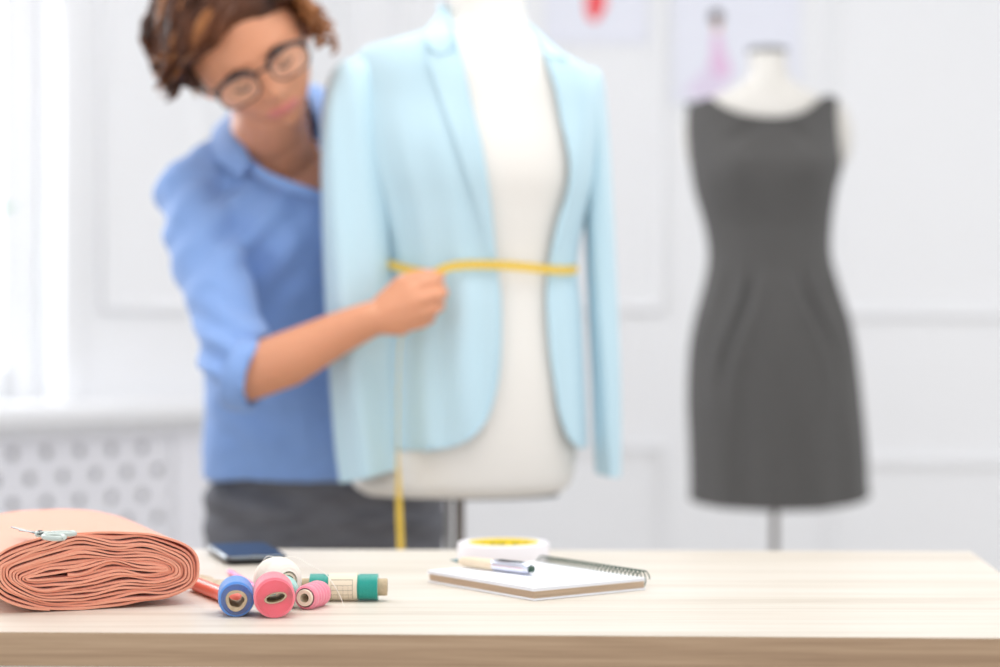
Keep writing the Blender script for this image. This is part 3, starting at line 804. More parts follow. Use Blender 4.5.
# jacket
GL = [(14, 447), (24, 450), (50, 456), (80, 463), (120, 472), (150, 480), (190, 487), (220, 491), (262, 495), (300, 500), (350, 500), (380, 497), (400, 492), (415, 486), (428, 476), (437, 464), (443, 448), (446, 430)]
GR = [(14, 521), (24, 525), (34, 531), (50, 542), (62, 547), (90, 556), (120, 562), (150, 569), (172, 571), (200, 567), (225, 559), (262, 551), (300, 548), (350, 551), (380, 555), (410, 560), (430, 567), (440, 573), (446, 580)]
JK = [(14, 441, 523, .062), (24, 436, 527, .066), (34, 420, 538, .072), (48, 388, 562, .086), (60, 362, 590, .092), (80, 350, 601, .1), (110, 350, 602, .108), (150, 354, 598, .122), (180, 360, 594, .124),
      (215, 372, 586, .116), (262, 382, 578, .106), (310, 374, 582, .112), (370, 366, 585, .120), (446, 364, 588, .126)]
jL, jR, jD = silh(JK)
jk = thing('jacket', 'pale blue tailored jacket hanging open on the dress form', 'jacket', V((base_x, YM, CZ-(446-CY)/F*YM)))
def jpoint(py, a_, out=0.0):
    l, r_, d = sinterp(py, jL), sinterp(py, jR), sinterp(py, jD)
    xl, xr = (l-CX)/F*YM, (r_-CX)/F*YM; cx_, hw_ = (xl+xr)/2, (xr-xl)/2
    c, s = math.cos(a_), math.sin(a_)
    x = cx_+(hw_+out)*c
    # soft vertical folds, deeper below the chest, pulled in at the waist
    f = 0.0035*math.sin(a_*17+py*0.012)*sstep(90, 200, py)+0.003*math.sin(a_*9-py*0.02)*sstep(60, 140, py)
    f += 0.005*noise.noise(V((a_*3, py*0.012, 1.3)))
    y = YM-(d+out+f)*s
    px = CX+F*x/YM
    z = CZ-(py+tilt(py, px)-CY)/F*YM
    return V((x*1.0, y, z))
def jang(py, px, out=0.0):
    """angle on the front half whose projection falls on px"""
    best = None
    lo, hi = 0.02, math.pi-0.02
    for _ in range(40):
        m_ = (lo+hi)/2; q = jpoint(py, m_, out); x = CX+F*q.x/q.y
        if x > px: lo = m_
        else: hi = m_
    return (lo+hi)/2
jrows = [14+3*k for k in range(145)]
sheet_rows = []
for py in jrows:
    aL = jang(py, sinterp(py, GL)); aR = jang(py, sinterp(py, GR))
    # from left edge (angle aL near pi side) round the back to the right edge
    n = 96; span = (2*math.pi-aL)+aR
    sheet_rows.append([jpoint(py, aL+span*k/n) for k in range(n+1)])
body = loft(sheet_rows, close_u=False)
# orient outwards before giving thickness
ns = vnormals(body); k0 = 60*97+10
if ns[k0].dot(body.v[k0]-V((base_x, YM, body.v[k0].z))) < 0: body.f = [tuple(reversed(f)) for f in body.f]
obj('jacket_body', solidify(body, 0.0022), M_jack, jk, angle=60)
# stitched front edge facing (fold along each opening)
for G, sgn in ((GL, 1), (GR, -1)):
    pts = [jpoint(py, jang(py, sinterp(py, G), 0.001), 0.001) for py in range(20, 444, 8)]
    obj('front_edge', tube(pts, 0.0019, 8), M_jack, jk)
# lapels and collar laid on the chest
def patch(name, cols, out0, out1, m=M_jack, parent=jk):
    """cols: list of (py, [px...]) rows on the jacket surface, raised"""
    rws = []
    for py, xs in cols:
        n = 10; row_ = []
        for k in range(n+1):
            px = lerp(xs[0], xs[1], k/n); o_ = lerp(out0, out1, k/n)
            a_ = jang(py, px, o_); row_.append(jpoint(py, a_, o_))
        rws.append(row_)
    mb = loft(rws, close_u=False); ns = vnormals(mb)
    if sum(n_.y for n_ in ns) > 0: mb.f = [tuple(reversed(f)) for f in mb.f]
    return obj(name, solidify(mb, 0.002), m, parent, angle=60)
patch('lapel', [(py, (interp(py, [(66, 431), (74, 426), (84, 431), (150, 455), (230, 484), (262, 493)]), sinterp(py, GL)-1)) for py in range(66, 262, 6)], 0.006, 0.004)
patch('collar', [(py, (interp(py, [(16, 438), (30, 428), (50, 425), (62, 430), (67, 438)]), interp(py, [(16, 447), (40, 450), (60, 450), (67, 446)]))) for py in range(16, 67, 5)], 0.009, 0.006)
patch('lapel', [(py, (sinterp(py, GR)+1, interp(py, [(60, 560), (72, 578), (82, 580), (150, 580), (230, 563), (262, 553)]))) for py in range(60, 258, 6)], 0.004, 0.006)
patch('collar', [(py, (sinterp(py, GR)+1, interp(py, [(28, 532), (40, 546), (56, 568), (62, 566)]))) for py in range(28, 62, 5)], 0.005, 0.009)
# neck band of the collar round the back of the form
nbk = []
for k in range(41):
    a_ = lerp(math.pi*0.86, math.pi*1.96, k/40); p_ = jpoint(16, a_, 0.002); nbk.append(p_)
cb = strip(nbk, V((0, 0, 1)), 0.03, 0.003); cb.v = [v+V((0, 0, 0.004-0.02*max(0, (YM-v.y)/0.05))) for v in cb.v]
obj('collar_stand', cb, M_jack, jk)
# sleeves
def sleeve(tab, Yc, hem_tilt, foldphase, label=None):
    L = [(r[0], r[1]) for r in tab]; R_ = [(r[0], r[2]) for r in tab]; D_ = [(r[0], r[3]) for r in tab]; YY = [(r[0], r[4]) for r in tab]
    rings = []; y0, y1 = tab[0][0], tab[-1][0]; nr = 90
    for i in range(nr+1):
        py = lerp(y0, y1, i/nr); l, r_, d, Y = sinterp(py, L), sinterp(py, R_), sinterp(py, D_), sinterp(py, YY)
        xl, xr = (l-CX)/F*Y, (r_-CX)/F*Y; cx_, hw_ = (xl+xr)/2, max(0.002, (xr-xl)/2); ring = []
        for k in range(48):
            a_ = 2*math.pi*k/48; c, s = math.cos(a_), math.sin(a_)
            f = (0.10*math.sin(3*a_+foldphase+py*0.006)+0.07*math.sin(5*a_+py*0.013))*sstep(y0, y0+60, py)
            x = cx_+hw_*c*(1+0.0*f); yy = Y-d*s*(1+1.5*f)
            z = CZ-(py+hem_tilt*(c)*sstep(y0+100, y1, py)-CY)/F*Y
            ring.append(V((x, yy, z)))
        rings.append(ring)
    # turned-in hem: inside surface
    inner = []
    for py_i in range(12):
        src = rings[-1-py_i*2] if py_i else rings[-1]
        c_ = sum(src, V((0, 0, 0)))/48; inner.append([c_+(p_-c_)*0.93 for p_ in src])
    ou = loft(rings, True, (True, False)); nfo = len(ou.f)
    o = obj('sleeve', ou, M_jack, jk, angle=60)
    li = loft([rings[-1]]+inner, True, (False, True))
    obj('sleeve_lining', li, M_lin, o, angle=60)
    return o
sleeve([(60, 346, 372, .03, 2.84), (66, 336, 380, .042, 2.835), (80, 328, 384, .05, 2.83), (110, 322, 386, .052, 2.82), (160, 321, 386, .05, 2.81), (220, 322, 388, .046, 2.80), (300, 325, 392, .043, 2.79), (380, 330, 396, .04, 2.78), (440, 335, 397, .038, 2.775), (476, 340, 397, .037, 2.77)], 2.8, -7, 0.5)
sleeve([(70, 585, 598, .03, 2.87), (78, 580, 603, .042, 2.87), (100, 580, 606, .048, 2.87), (150, 582, 610, .048, 2.87), (220, 584, 614, .045, 2.865), (300, 587, 618, .042, 2.86), (380, 591, 621, .04, 2.855), (440, 593, 621.5, .038, 2.85), (475, 595, 621, .037, 2.85)], 2.85, 2, 1.7)

# ================================================================== measuring tape
tm_col = thing('tape_measure', 'yellow tape measure round the jacket waist, its end hanging down', 'tape measure', P(398, 548, 2.72))
def surfY(px, py, out=0.006):
    a_ = jang(min(py, 440), px, out); return jpoint(min(py, 440), a_, out).y
pts = []
for px, py in ((386, 263), (394, 265.5), (406, 269), (420, 272), (433, 274)):
    pts.append(P(px, py, lerp(surfY(px, py)-0.012, 2.712, sstep(386, 433, px))))
for px, py in ((444, 268.5), (456, 265.5), (475, 264.5), (500, 265), (522, 266.5), (545, 269), (560, 270), (572, 270), (577, 268)):
    pts.append(P(px, py, lerp(2.712, surfY(px, py)-0.004, sstep(433, 470, px)))) 
waist = spath(pts, 90)
obj('waist_band', strip(waist, V((0, 0, 1)), 0.0115, 0.0008), M_tape, tm_col)
hang = spath([P(433, 275, 2.712), P(424, 290, 2.722), P(410, 315, 2.728), P(401, 338, 2.722), P(398.5, 380, 2.72), P(398, 440, 2.72), P(399, 500, 2.72), P(401, 560, 2.72), P(402, 640, 2.72)], 60)
wd = []
for i in range(61):
    t = i/60; a_ = lerp(1.57, 0.98, sstep(0.62, 0.80, t)); wd.append(V((math.cos(a_), math.sin(a_), 0)))
obj('hanging_end', strip(hang, wd, 0.014, 0.0008), M_tape, tm_col)
tk = MB()
for i in range(0, 90, 2):
    p_ = waist[i]; q_ = waist[i+1]; d_ = (q_-p_).normalized(); nrm = d_.cross(V((0, 0, 1)))
    if nrm.y > 0: nrm = -nrm
    c = p_+nrm*0.0006+V((0, 0, 0.0035)); h = 0.002
    tk.add([c-d_*0.0003-V((0, 0, h)), c+d_*0.0003-V((0, 0, h)), c+d_*0.0003+V((0, 0, h)), c-d_*0.0003+V((0, 0, h))], [(0, 1, 2, 3)])
obj('printed_tick', tk, M_ink, tm_col, smooth=False, kind='stuff')

# ================================================================== grey dress on the second form
YD = 4.1
D2 = [(52, 748, 786, .035), (64, 749, 787, .045), (78, 746, 790, .052), (88, 732, 802, .056), (96, 714, 818, .060), (103, 700, 830, .064), (112, 695, 832, .070), (130, 695, 832, .074), (150, 697, 832, .08), (168, 700, 832, .088), (195, 704, 826, .09),
      (235, 712, 824, .085), (262, 714, 825, .076), (300, 706, 835, .08), (350, 700, 845, .09), (420, 702, 848, .09), (470, 708, 844, .085), (488, 720, 830, .07)]
l2, r2, d2 = silh(D2)
f2x = (772-CX)/F*YD
form2 = thing('dress_form', 'white dress form wearing the grey sleeveless dress, near the back wall', 'mannequin', V((f2x, YD, 0)))
obj('torso', loft([fring(52+3*k, 64, 0, l2, r2, d2, YD, False) for k in range(146)]), M_form2, form2, angle=70)
zc3 = CZ-(52-CY)/F*YD
for pxs in (697, 838):
    cst = P(pxs, 136, YD+0.022); obj('arm_stub', sphere(cst, (0.030, 0.032, 0.068), 28, 20), M_form2, form2)
obj('neck_cap', lathe([(0.040, zc3-0.002), (0.043, zc3+0.003), (0.041, zc3+0.007), (0.018, zc3+0.011), (0.0, zc3+0.0115)], 40, 'Z').xf(Matrix.Translation(((767-CX)/F*YD, YD, 0))), M_formcap, form2)
p2 = (774.5-CX)/F*YD
obj('pole', tube([V((p2, YD, CZ-(487-CY)/F*YD)), V((p2, YD, 0.06))], 0.0075, 20), M_poled, form2)
obj('foot_disc', lathe([(0.0, 0.001), (0.17, 0.001), (0.17, 0.012), (0.15, 0.018), (0.03, 0.03), (0.014, 0.07), (0.0, 0.07)], 48, 'Z').xf(Matrix.Translation((p2, YD, 0))), M_poled, form2)
DR = [(96, 688, 838, .078), (108, 687, 837, .084), (130, 686.5, 838, .09), (150, 688, 840, .098), (166, 690, 842, .106), (190, 694, 836, .104), (230, 705, 831, .092), (258, 708, 831.5, .092), (285, 703.5, 839, .1), (320, 694, 850, .115), (350, 689, 856, .122), (400, 687, 862, .125), (450, 689, 866.5, .125), (500, 690, 868.5, .125)]
dL, dR, dD = silh(DR)
NECK = [(686, 108), (696, 104.5), (708, 102), (718, 110), (735, 118), (752, 121.5), (770, 122.5), (785, 121), (800, 116), (812, 107), (822, 99), (830, 99.5), (840, 101)]
dress = thing('sleeveless_dress', 'charcoal grey sleeveless sheath dress on the farther dress form', 'dress', V((f2x, YD, CZ-(507-CY)/F*YD)))
rings = []; nA, nV = 120, 120
for i in range(nV+1):
    v_ = i/nV; ring = []
    for k in range(nA):
        a_ = 2*math.pi*k/nA; c, s = math.cos(a_), math.sin(a_)
        px0 = 762.5+75*c
        top = sinterp(px0, NECK) if s > 0 else lerp(sinterp(px0, NECK), 101, 0.8)
        bot = 495.5-2.5*c*abs(c)+10*max(0, s)
        py = lerp(top, bot, v_)
        l, r_, d = sinterp(py, dL), sinterp(py, dR), sinterp(py, dD)
        xl, xr = (l-CX)/F*YD, (r_-CX)/F*YD; cx_, hw_ = (xl+xr)/2, (xr-xl)/2
        x = cx_+hw_*c; px = CX+F*x/YD
        f = 0.0
        # bust
        for bxp in (725, 806): f += 0.014*math.exp(-((px-bxp)/24)**2-((py-168)/26)**2)
        # tulip pleats from the waistband down over the hips
        for x0, x1, sg in ((728, 700, 1), (746, 716, 1), (815, 846, 1), (796, 832, 1)):
            ln = lerp(x0, x1, sstep(268, 380, py)); f -= 0.017*math.exp(-((px-ln)/5.5)**2)*sstep(262, 295, py)*(1-sstep(350, 430, py))
            f += 0.011*math.exp(-((px-ln-(9 if x1 < x0 else -9))/7)**2)*sstep(262, 295, py)*(1-sstep(360, 450, py))
        # draped neck folds
        for (xa, ya, xb, yb2) in ((760, 124, 716, 150), (772, 124, 812, 150)):
            ttt = max(0, min(1, (px-xa)/(xb-xa))); ln = lerp(ya, yb2, ttt)
            f -= 0.010*math.exp(-((py-ln)/5)**2)*(1 if 0 < (px-xa)/(xb-xa) < 1 else 0)*math.sin(math.pi*ttt)
        f += 0.006*math.sin(a_*11+1)*sstep(330, 480, py)
        # waistband
        f += 0.002*sstep(232, 236, py)*(1-sstep(264, 268, py))
        y = YD-(d+f)*s if s > 0 else YD-d*s
        ring.append(V((x, y, CZ-(py-CY)/F*YD)))
    rings.append(ring)
dm = loft(rings, True, (False, False)); ns = vnormals(dm)
if ns[nA*60+30].y > 0: dm.f = [tuple(reversed(f)) for f in dm.f]
obj('dress_body', solidify(dm, 0.0025), M_dress, dress, angle=60)
obj('neck_binding', tube(rings[0]+[rings[0][0]], 0.0022, 8), M_dress, dress)
hm = [v+V((0, 0, 0.002)) for v in rings[-1]]
obj('hem_fold', tube(hm+[hm[0]], 0.003, 8), M_dress, dress)

# ================================================================== the woman
r0 = V((0.863, 0, 0.505)); up0 = V((-0.505, 0, 0.863)); tt_ = math.radians(30)
U = up0*math.cos(tt_)+V((0, -1, 0))*math.sin(tt_)
Fw = V((0, -1, 0))*math.cos(tt_)-up0*math.sin(tt_)
yw = math.radians(2); f_ = Fw*math.cos(yw)+r0*math.sin(yw); Rr = r0*math.cos(yw)-Fw*math.sin(yw); Fw = f_
eye = P(261.5, 71.5, 2.715)
HC = eye-Fw*0.088
def H(a, b, c): return HC+Rr*a+Fw*b+U*c
def head_mesh():
    mb = sphere((0, 0, 0), 1.0, 96, 72); out = []
    g = lambda x, s: math.exp(-(x/s)**2)
    for v in mb.v:
        a, b, c = v.x, v.y, v.z
        A_ = a*0.081; Bq = b*0.098; Cq = c*0.118
        if c < 0:
            k = (-c)**1.6; A_ *= 1-0.36*k; 
            if b < 0: Bq *= 1-0.55*k
            else: Bq *= 1-0.08*k
        if b > 0:
            Bq *= 0.93; 
            fr_ = b
            dB = 0
            dB += 0.021*g(A_, 0.0105)*g(Cq+0.034, 0.014)+0.010*g(A_, 0.008)*g(Cq+0.012, 0.02)     # nose
            dB += 0.006*(g(A_-0.011, 0.006)+g(A_+0.011, 0.006))*g(Cq+0.040, 0.008)                  # nostril wings
            dB -= 0.010*(g(A_-0.032, 0.016)+g(A_+0.032, 0.016))*g(Cq, 0.012)                       # sockets
            dB += 0.005*(g(A_-0.030, 0.02)+g(A_+0.030, 0.02))*g(Cq-0.022, 0.008)                   # brow
            dB += 0.006*(g(A_-0.042, 0.018)+g(A_+0.042, 0.018))*g(Cq+0.032, 0.018)                 # cheek
            dB += 0.008*g(A_, 0.024)*g(Cq+0.069, 0.011)-0.003*g(A_, 0.022)*g(Cq+0.069, 0.0016)     # lips
            dB -= 0.003*g(A_, 0.03)*g(Cq+0.086, 0.006)
            dB += 0.010*g(A_, 0.022)*g(Cq+0.106, 0.014)                                           # chin
            Bq += dB*min(1, fr_*2)
        out.append(H(A_, Bq, Cq))
    mb.v = out; return mb
def cap_chain(pts, rad, n=20):
    mb = MB()
    for i in range(len(pts)-1):
        mb.merge(tube([pts[i], pts[i].lerp(pts[i+1], 0.5), pts[i+1]], [rad[i], (rad[i]+rad[i+1])/2, rad[i+1]], n, round_end=True))
    return mb
cy_, sy_ = math.cos(math.radians(25)), math.sin(math.radians(25))
TE1 = V((cy_, sy_, 0)); TE2 = V((sy_, -cy_, 0))      # across the chest; forward
# px, py, Y, half width, half depth, shoulder tilt
TR = [(327, 477, 3.06, .190, .112, 0), (322, 445, 3.05, .184, .110, 0), (314, 400, 3.03, .168, .102, 0), (304, 345, 3.01, .152, .096, 0), (294, 285, 2.99, .154, .102, .05), (288, 240, 2.975, .164, .112, .12), (282, 205, 2.97, .165, .102, .2), (278, 178, 2.965, .146, .084, .28), (276, 156, 2.96, .095, .066, .3), (275, 140, 2.95, .06, .055, .3)]
def torso(shrink, first=0):
    rings = []
    m_ = len(TR)-1
    for i in range(first, 4*m_+1):
        x = i/4
        v6 = [sinterp(x, [(j, t[c]) for j, t in enumerate(TR)]) for c in range(6)]
        c = P(v6[0], v6[1], v6[2]); w, d = v6[3]-shrink, v6[4]-shrink; ring = []
        for k in range(40):
            a_ = 2*math.pi*k/40; cc, ss = math.cos(a_), math.sin(a_)
            ring.append(c+TE1*w*math.copysign(abs(cc)**0.9, cc)+TE2*d*math.copysign(abs(ss)**0.9, ss)+V((0, 0, v6[5]*w*cc)))
        rings.append(ring)
    return loft(rings)
shR = P(190, 193, 2.92); elR = P(243, 376, 2.735); wrR = P(371, 319, 2.70)
shL = P(368, 138, 3.07); elL = P(455, 270, 3.16); wrL = P(520, 272, 3.06)
neck0 = P(280, 172, 2.965); neck1 = H(0, -0.025, -0.06)
skin = MB()
skin.merge(head_mesh())
skin.merge(cap_chain([neck0, neck0.lerp(neck1, 0.5), neck1], [0.056, 0.05, 0.052], 32))
for s in (-1, 1):   # ears
    skin.merge(tube([H(s*0.076, -0.008, 0.018), H(s*0.083, -0.016, 0.012), H(s*0.084, -0.016, -0.008), H(s*0.078, -0.006, -0.026)], [0.009, 0.011, 0.010, 0.007], 14, round_end=True))
skin.merge(torso(0.024, 3))
skin.merge(cap_chain([P(262, 150, 2.965), P(236, 150, 2.955), P(205, 178, 2.93)], [0.045, 0.034, 0.036], 24))
skin.merge(cap_chain([neck0, P(268, 140, 2.93), H(-0.01, 0.0, -0.07)], [0.058, 0.054, 0.052], 28))
skin.merge(cap_chain([shR, shR.lerp(elR, 0.5), elR], [0.040, 0.038, 0.034]))
fm = elR.lerp(wrR, 0.35)+V((0, 0, -0.004))
skin.merge(cap_chain([elR, fm, elR.lerp(wrR, 0.72), wrR], [0.037, 0.0385, 0.030, 0.0245]))
skin.merge(cap_chain([shL, elL, elL.lerp(wrL, 0.35), wrL], [0.040, 0.038, 0.037, 0.025]))
# right hand: back of the hand to the viewer, thumb and forefinger pinching the tape
def palm(w, ks, thick, r=0.0125):
    mb = MB()
    for k in ks: mb.merge(cap_chain([w, w.lerp(k, 0.55), k], [0.020, thick, r], 16))
    for a_, b_ in zip(ks, ks[1:]): mb.merge(cap_chain([a_, b_], [r, r], 14))
    return mb
K = [P(411, 291, 2.695), P(412, 303, 2.690), P(408, 316, 2.692), P(401, 327, 2.698)]
skin.merge(palm(wrR, K, 0.0165))
fing = [[K[0], P(429, 283, 2.700), P(438, 279, 2.712), P(441, 275, 2.722)],
        [K[1], P(436, 296, 2.692), P(443, 293, 2.712), P(440, 286, 2.728)],
        [K[2], P(433, 310, 2.694), P(440, 306, 2.712), P(436, 299, 2.730)],
        [K[3], P(422, 323, 2.700), P(431, 319, 2.714), P(429, 312, 2.728)]]
for f4, rr in zip(fing, (0.0088, 0.0092, 0.0088, 0.0078)):
    skin.merge(cap_chain(f4, [rr*1.18, rr, rr*0.9, rr*0.78], 14))
skin.merge(cap_chain([P(384, 304, 2.702), P(402, 283, 2.698), P(418, 277, 2.706), P(431, 274.5, 2.714)], [0.016, 0.0115, 0.0100, 0.0082], 16))
# left hand behind the form, closing on the tape
K2 = [P(548-6*i, 262+9*i, 3.03+0.004*i) for i in range(4)]
skin.merge(palm(wrL, K2, 0.0165))
for i, k_ in enumerate(K2): skin.merge(cap_chain([k_, k_+V((0.028, -0.012, 0.002)), k_+V((0.034, -0.036, 0.0)), k_+V((0.018, -0.045, 0))], [0.0098, 0.0088, 0.008, 0.007], 14))
skin.merge(cap_chain([P(528, 262, 3.05), P(545, 250, 3.02), P(556, 254, 2.995)], [0.014, 0.0105, 0.0085], 14))
# legs (inside the trousers) down to the ankles
hipR = P(264, 505, 3.04); hipL = P(388, 505, 3.12)
ftR = V((hipR.x-0.01, 3.03, 0.07)); ftL = V((hipL.x+0.0, 3.13, 0.07))
for h_, ft in ((hipR, ftR), (hipL, ftL)):
    kn = V(((h_.x+ft.x)/2, h_.y-0.01, 0.45)); skin.merge(cap_chain([h_, kn, kn.lerp(ft, 0.3), ft], [0.075, 0.05, 0.048, 0.033]))
    skin.merge(cap_chain([ft, ft+V((0.02, -0.12, -0.035))], [0.034, 0.022]))
skm = remesh(skin, 0.0032, 5)
skm.m = [0]*len(skm.f)
for i, f in enumerate(skm.f):
    c = sum((skm.v[k] for k in f), V((0, 0, 0)))/len(f)-HC
    a, b, cc = c.dot(Rr), c.dot(Fw), c.dot(U)
    if b > 0.06 and (a/0.025)**2+((cc+0.0685)/0.0095)**2 < 1: skm.m[i] = 1
base = V(((ftR.x+ftL.x)/2, 3.06, 0))
wm = thing('person', 'woman in a blue shirt and glasses bending to measure the jacket waist', 'person', base)
wb = obj('body', skm, [M_skin, M_lip], wm, weld=False, angle=180)

# face details
for s in (-1, 1):
    e_ = H(s*0.032, 0.072, -0.001)
    eb = obj('eye', sphere(e_, 0.0115, 24, 16), M_eye, wm)
    obj('iris', sphere(e_+Fw*0.0052-U*0.0055, (0.0046, 0.0046, 0.0046), 16, 10), M_iris, eb)
    lid = sphere((0, 0, 0), 0.0128, 24, 16); lid.v = [H(s*0.032+v.x, 0.0718+v.y, 0.0003+v.z) for v in lid.v if True]
    lid = prune(lid, lambda c: (c-H(s*0.032, 0.0718, -0.0105)).dot(U*0.9-Fw*0.1) < -0.001)
    obj('eyelid', solidify(lid, 0.0008), M_skin, wm)
    obj('eyelash', tube(spath([H(s*0.032-0.013, 0.080, -0.008), H(s*0.032-0.004, 0.0845, -0.0118), H(s*0.032+0.005, 0.0845, -0.0118), H(s*0.032+0.014, 0.079, -0.008)], 14), 0.0014, 6), M_iris, wm)
    obj('eyebrow', tube(spath([H(s*0.016, 0.095, 0.013), H(s*0.030, 0.093, 0.0185), H(s*0.048, 0.080, 0.013)], 16), [0.0022+0.0016*math.sin(math.pi*min(1, k/16+0.1)) for k in range(17)], 8), M_hair, wm)
obj('earring', sphere(H(-0.094, 0.012, -0.006), 0.0062, 20, 14), M_pearl, wm)
obj('earring', sphere(H(0.0905, -0.006, -0.032), 0.0062, 20, 14), M_pearl, wm)
# glasses
gs = obj('eyeglasses', tube(spath([H(-0.011, 0.107, 0.0065), H(0, 0.110, 0.0095), H(0.011, 0.107, 0.0065)], 10), 0.0019, 8), M_spec, wm)
for s in (-1, 1):
    loop = []
    for k in range(41):
        a_ = 2*math.pi*k/40; c, si = math.cos(a_), math.sin(a_)
        x = 0.029*math.copysign(abs(c)**0.7, c); z = 0.0205*math.copysign(abs(si)**0.75, si)
        loop.append(H(s*0.0395+x, 0.1035-0.16*max(0, (abs(s*0.0395+x)-0.02))**1.2-0.0, -0.0025+z))
    obj('lens_rim', tube(loop, 0.0014, 10), M_spec, gs)
    obj('brow_bar', tube(loop[1:20], 0.0036, 10), M_spec, gs)
    cen = sum(loop[:-1], V((0, 0, 0)))/40
    ln = MB().add([cen+Fw*0.0004]+[p_+Fw*0.0002 for p_ in loop[:-1]]+[cen-Fw*0.0004]+[p_-Fw*0.0004 for p_ in loop[:-1]],
                  [(0, 1+k, 1+(k+1) % 40) for k in range(40)]+[(41, 42+(k+1) % 40, 42+k) for k in range(40)]+[(1+k, 42+k, 42+(k+1) % 40, 1+(k+1) % 40) for k in range(40)])
    obj('lens', ln, gl, gs, smooth=False)
    obj('temple_arm', tube(spath([H(s*0.064, 0.096, 0.008), H(s*0.076, 0.07, 0.010), H(s*0.081, 0.02, 0.010), H(s*0.082, -0.015, 0.006), H(s*0.081, -0.03, -0.012)], 16), 0.0019, 8), M_spec, gs)

# hair: a volume with the face left free plus curls
def hair_dir_ok(d):
    # d normalised in head coords: True where scalp grows hair
    a, b, c = d
    if b > 0.15: return c > 0.50-0.2*abs(a)
    return c > -0.42+0.3*max(0, b)
hcap = sphere((0, 0, 0), 1, 96, 64); out = []
for v in hcap.v:
    a, b, c = v
    face = sstep(0.08, 0.42, b)*(1-sstep(0.24, 0.50, c+0.22*abs(a)))
    under = 1-sstep(-0.62, -0.35, c)
    k = max(face, under)
    n_ = 0.012*noise.noise(V((a*4, b*4, c*4)))+0.008*noise.noise(V((a*9, b*9, c*9)))
    side = 1
    big = V((a*0.107, b*0.108, c*0.111))*(1+n_*4)+V((0, -0.018, 0.034))*(1-0.0)
    small = V((a*0.05, b*0.05, c*0.06))
    q = big.lerp(small, k); out.append(H(q.x, q.y, q.z))
hcap.v = out
hm_ = MB().merge(hcap, 0)
rnd = random.Random(5); cnt = 0
while cnt < 560:
    z = rnd.uniform(-0.55, 1); ph_ = rnd.uniform(0, 2*math.pi); rr = math.sqrt(1-z*z)
    d = V((rr*math.cos(ph_), rr*math.sin(ph_), z))
    if not hair_dir_ok(d): continue
    cnt += 1
    p0 = V((d.x*0.106, d.y*0.106-0.018, d.z*0.109+0.034))
    L = rnd.uniform(0.035, 0.065); turns = rnd.uniform(0.7, 1.4); hr = rnd.uniform(0.007, 0.014); rad = rnd.uniform(0.0035, 0.0075)
    down = V((d.x*0.5, min(d.y, 0.1)*0.5-(0.2 if d.y < 0.2 else -0.15), -0.75)).normalized()
    outw = d
    front = d.y > 0.1
    if front:
        down = V((math.copysign(0.9, d.x-0.25), 0.0, -0.45)); down = (down-d*down.dot(d)).normalized()
        L = rnd.uniform(0.05, 0.085); hr = rnd.uniform(0.002, 0.006); rad = rnd.uniform(0.005, 0.0085); turns = rnd.uniform(0.5, 1.0)
    pts = []
    t1 = outw.cross(down); t1 = t1.normalized() if t1.length > 0.01 else V((1, 0, 0)); t2 = down.cross(t1)
    ph0 = rnd.uniform(0, 6.28)
    for k in range(19):
        t = k/18; c = p0+outw*((0.004*math.sin(t*math.pi)-0.0 if front else 0.013*math.sin(t*math.pi*0.8)+0.004))+down*L*t
        if front: c = c-outw*(L*t)**2/0.24
        c += t1*hr*math.cos(ph0+turns*6.28*t)*t**0.5+t2*hr*math.sin(ph0+turns*6.28*t)*t**0.5*0.6
        # never fall over the face
        if c.y > 0.03 and c.z < 0.062 and abs(c.x) < 0.083: c.x = math.copysign(0.083+0.008*rnd.random(), c.x)
        zl = 0.012 if c.x < 0 else -0.03
        if c.z < zl: c.z = zl+(c.z-zl)*0.25
        if c.x < -0.119: c.x = -0.119+(c.x+0.119)*0.25
        if c.x > 0.096: c.x = 0.096+(c.x-0.096)*0.25
        pts.append(H(c.x, c.y, c.z))
    rads = [rad*math.sin(math.pi*(0.12+0.82*k/18))**0.6 for k in range(19)]
    light = 1 if (d.x > 0.35 and rnd.random() < 0.75) or rnd.random() < 0.12 else 0  # right-side locks coloured golden as if lit; a few others at random
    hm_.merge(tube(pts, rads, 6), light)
# bigger loose curls at the right temple and nape
for k in range(60):
    sx_ = 1 if k < 38 else -1
    base_ = V((sx_*rnd.uniform(0.082, 0.100 if sx_ > 0 else 0.118), rnd.uniform(-0.06, 0.055), rnd.uniform(-0.03 if sx_ > 0 else 0.03, 0.09)))
    pts = []; hr = rnd.uniform(0.008, 0.014); ph0 = rnd.uniform(0, 6.28); L = rnd.uniform(0.02, 0.04)
    for j in range(17):
        t = j/16; pts.append(H(base_.x+sx_*0.014*t+hr*math.cos(ph0+9*t)*0.7, base_.y+hr*math.sin(ph0+9*t), base_.z-L*t))
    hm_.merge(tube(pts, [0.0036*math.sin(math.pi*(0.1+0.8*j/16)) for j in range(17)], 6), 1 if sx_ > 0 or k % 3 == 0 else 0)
obj('hair', hm_, [M_hair, M_hairl], wm, weld=False, angle=180)

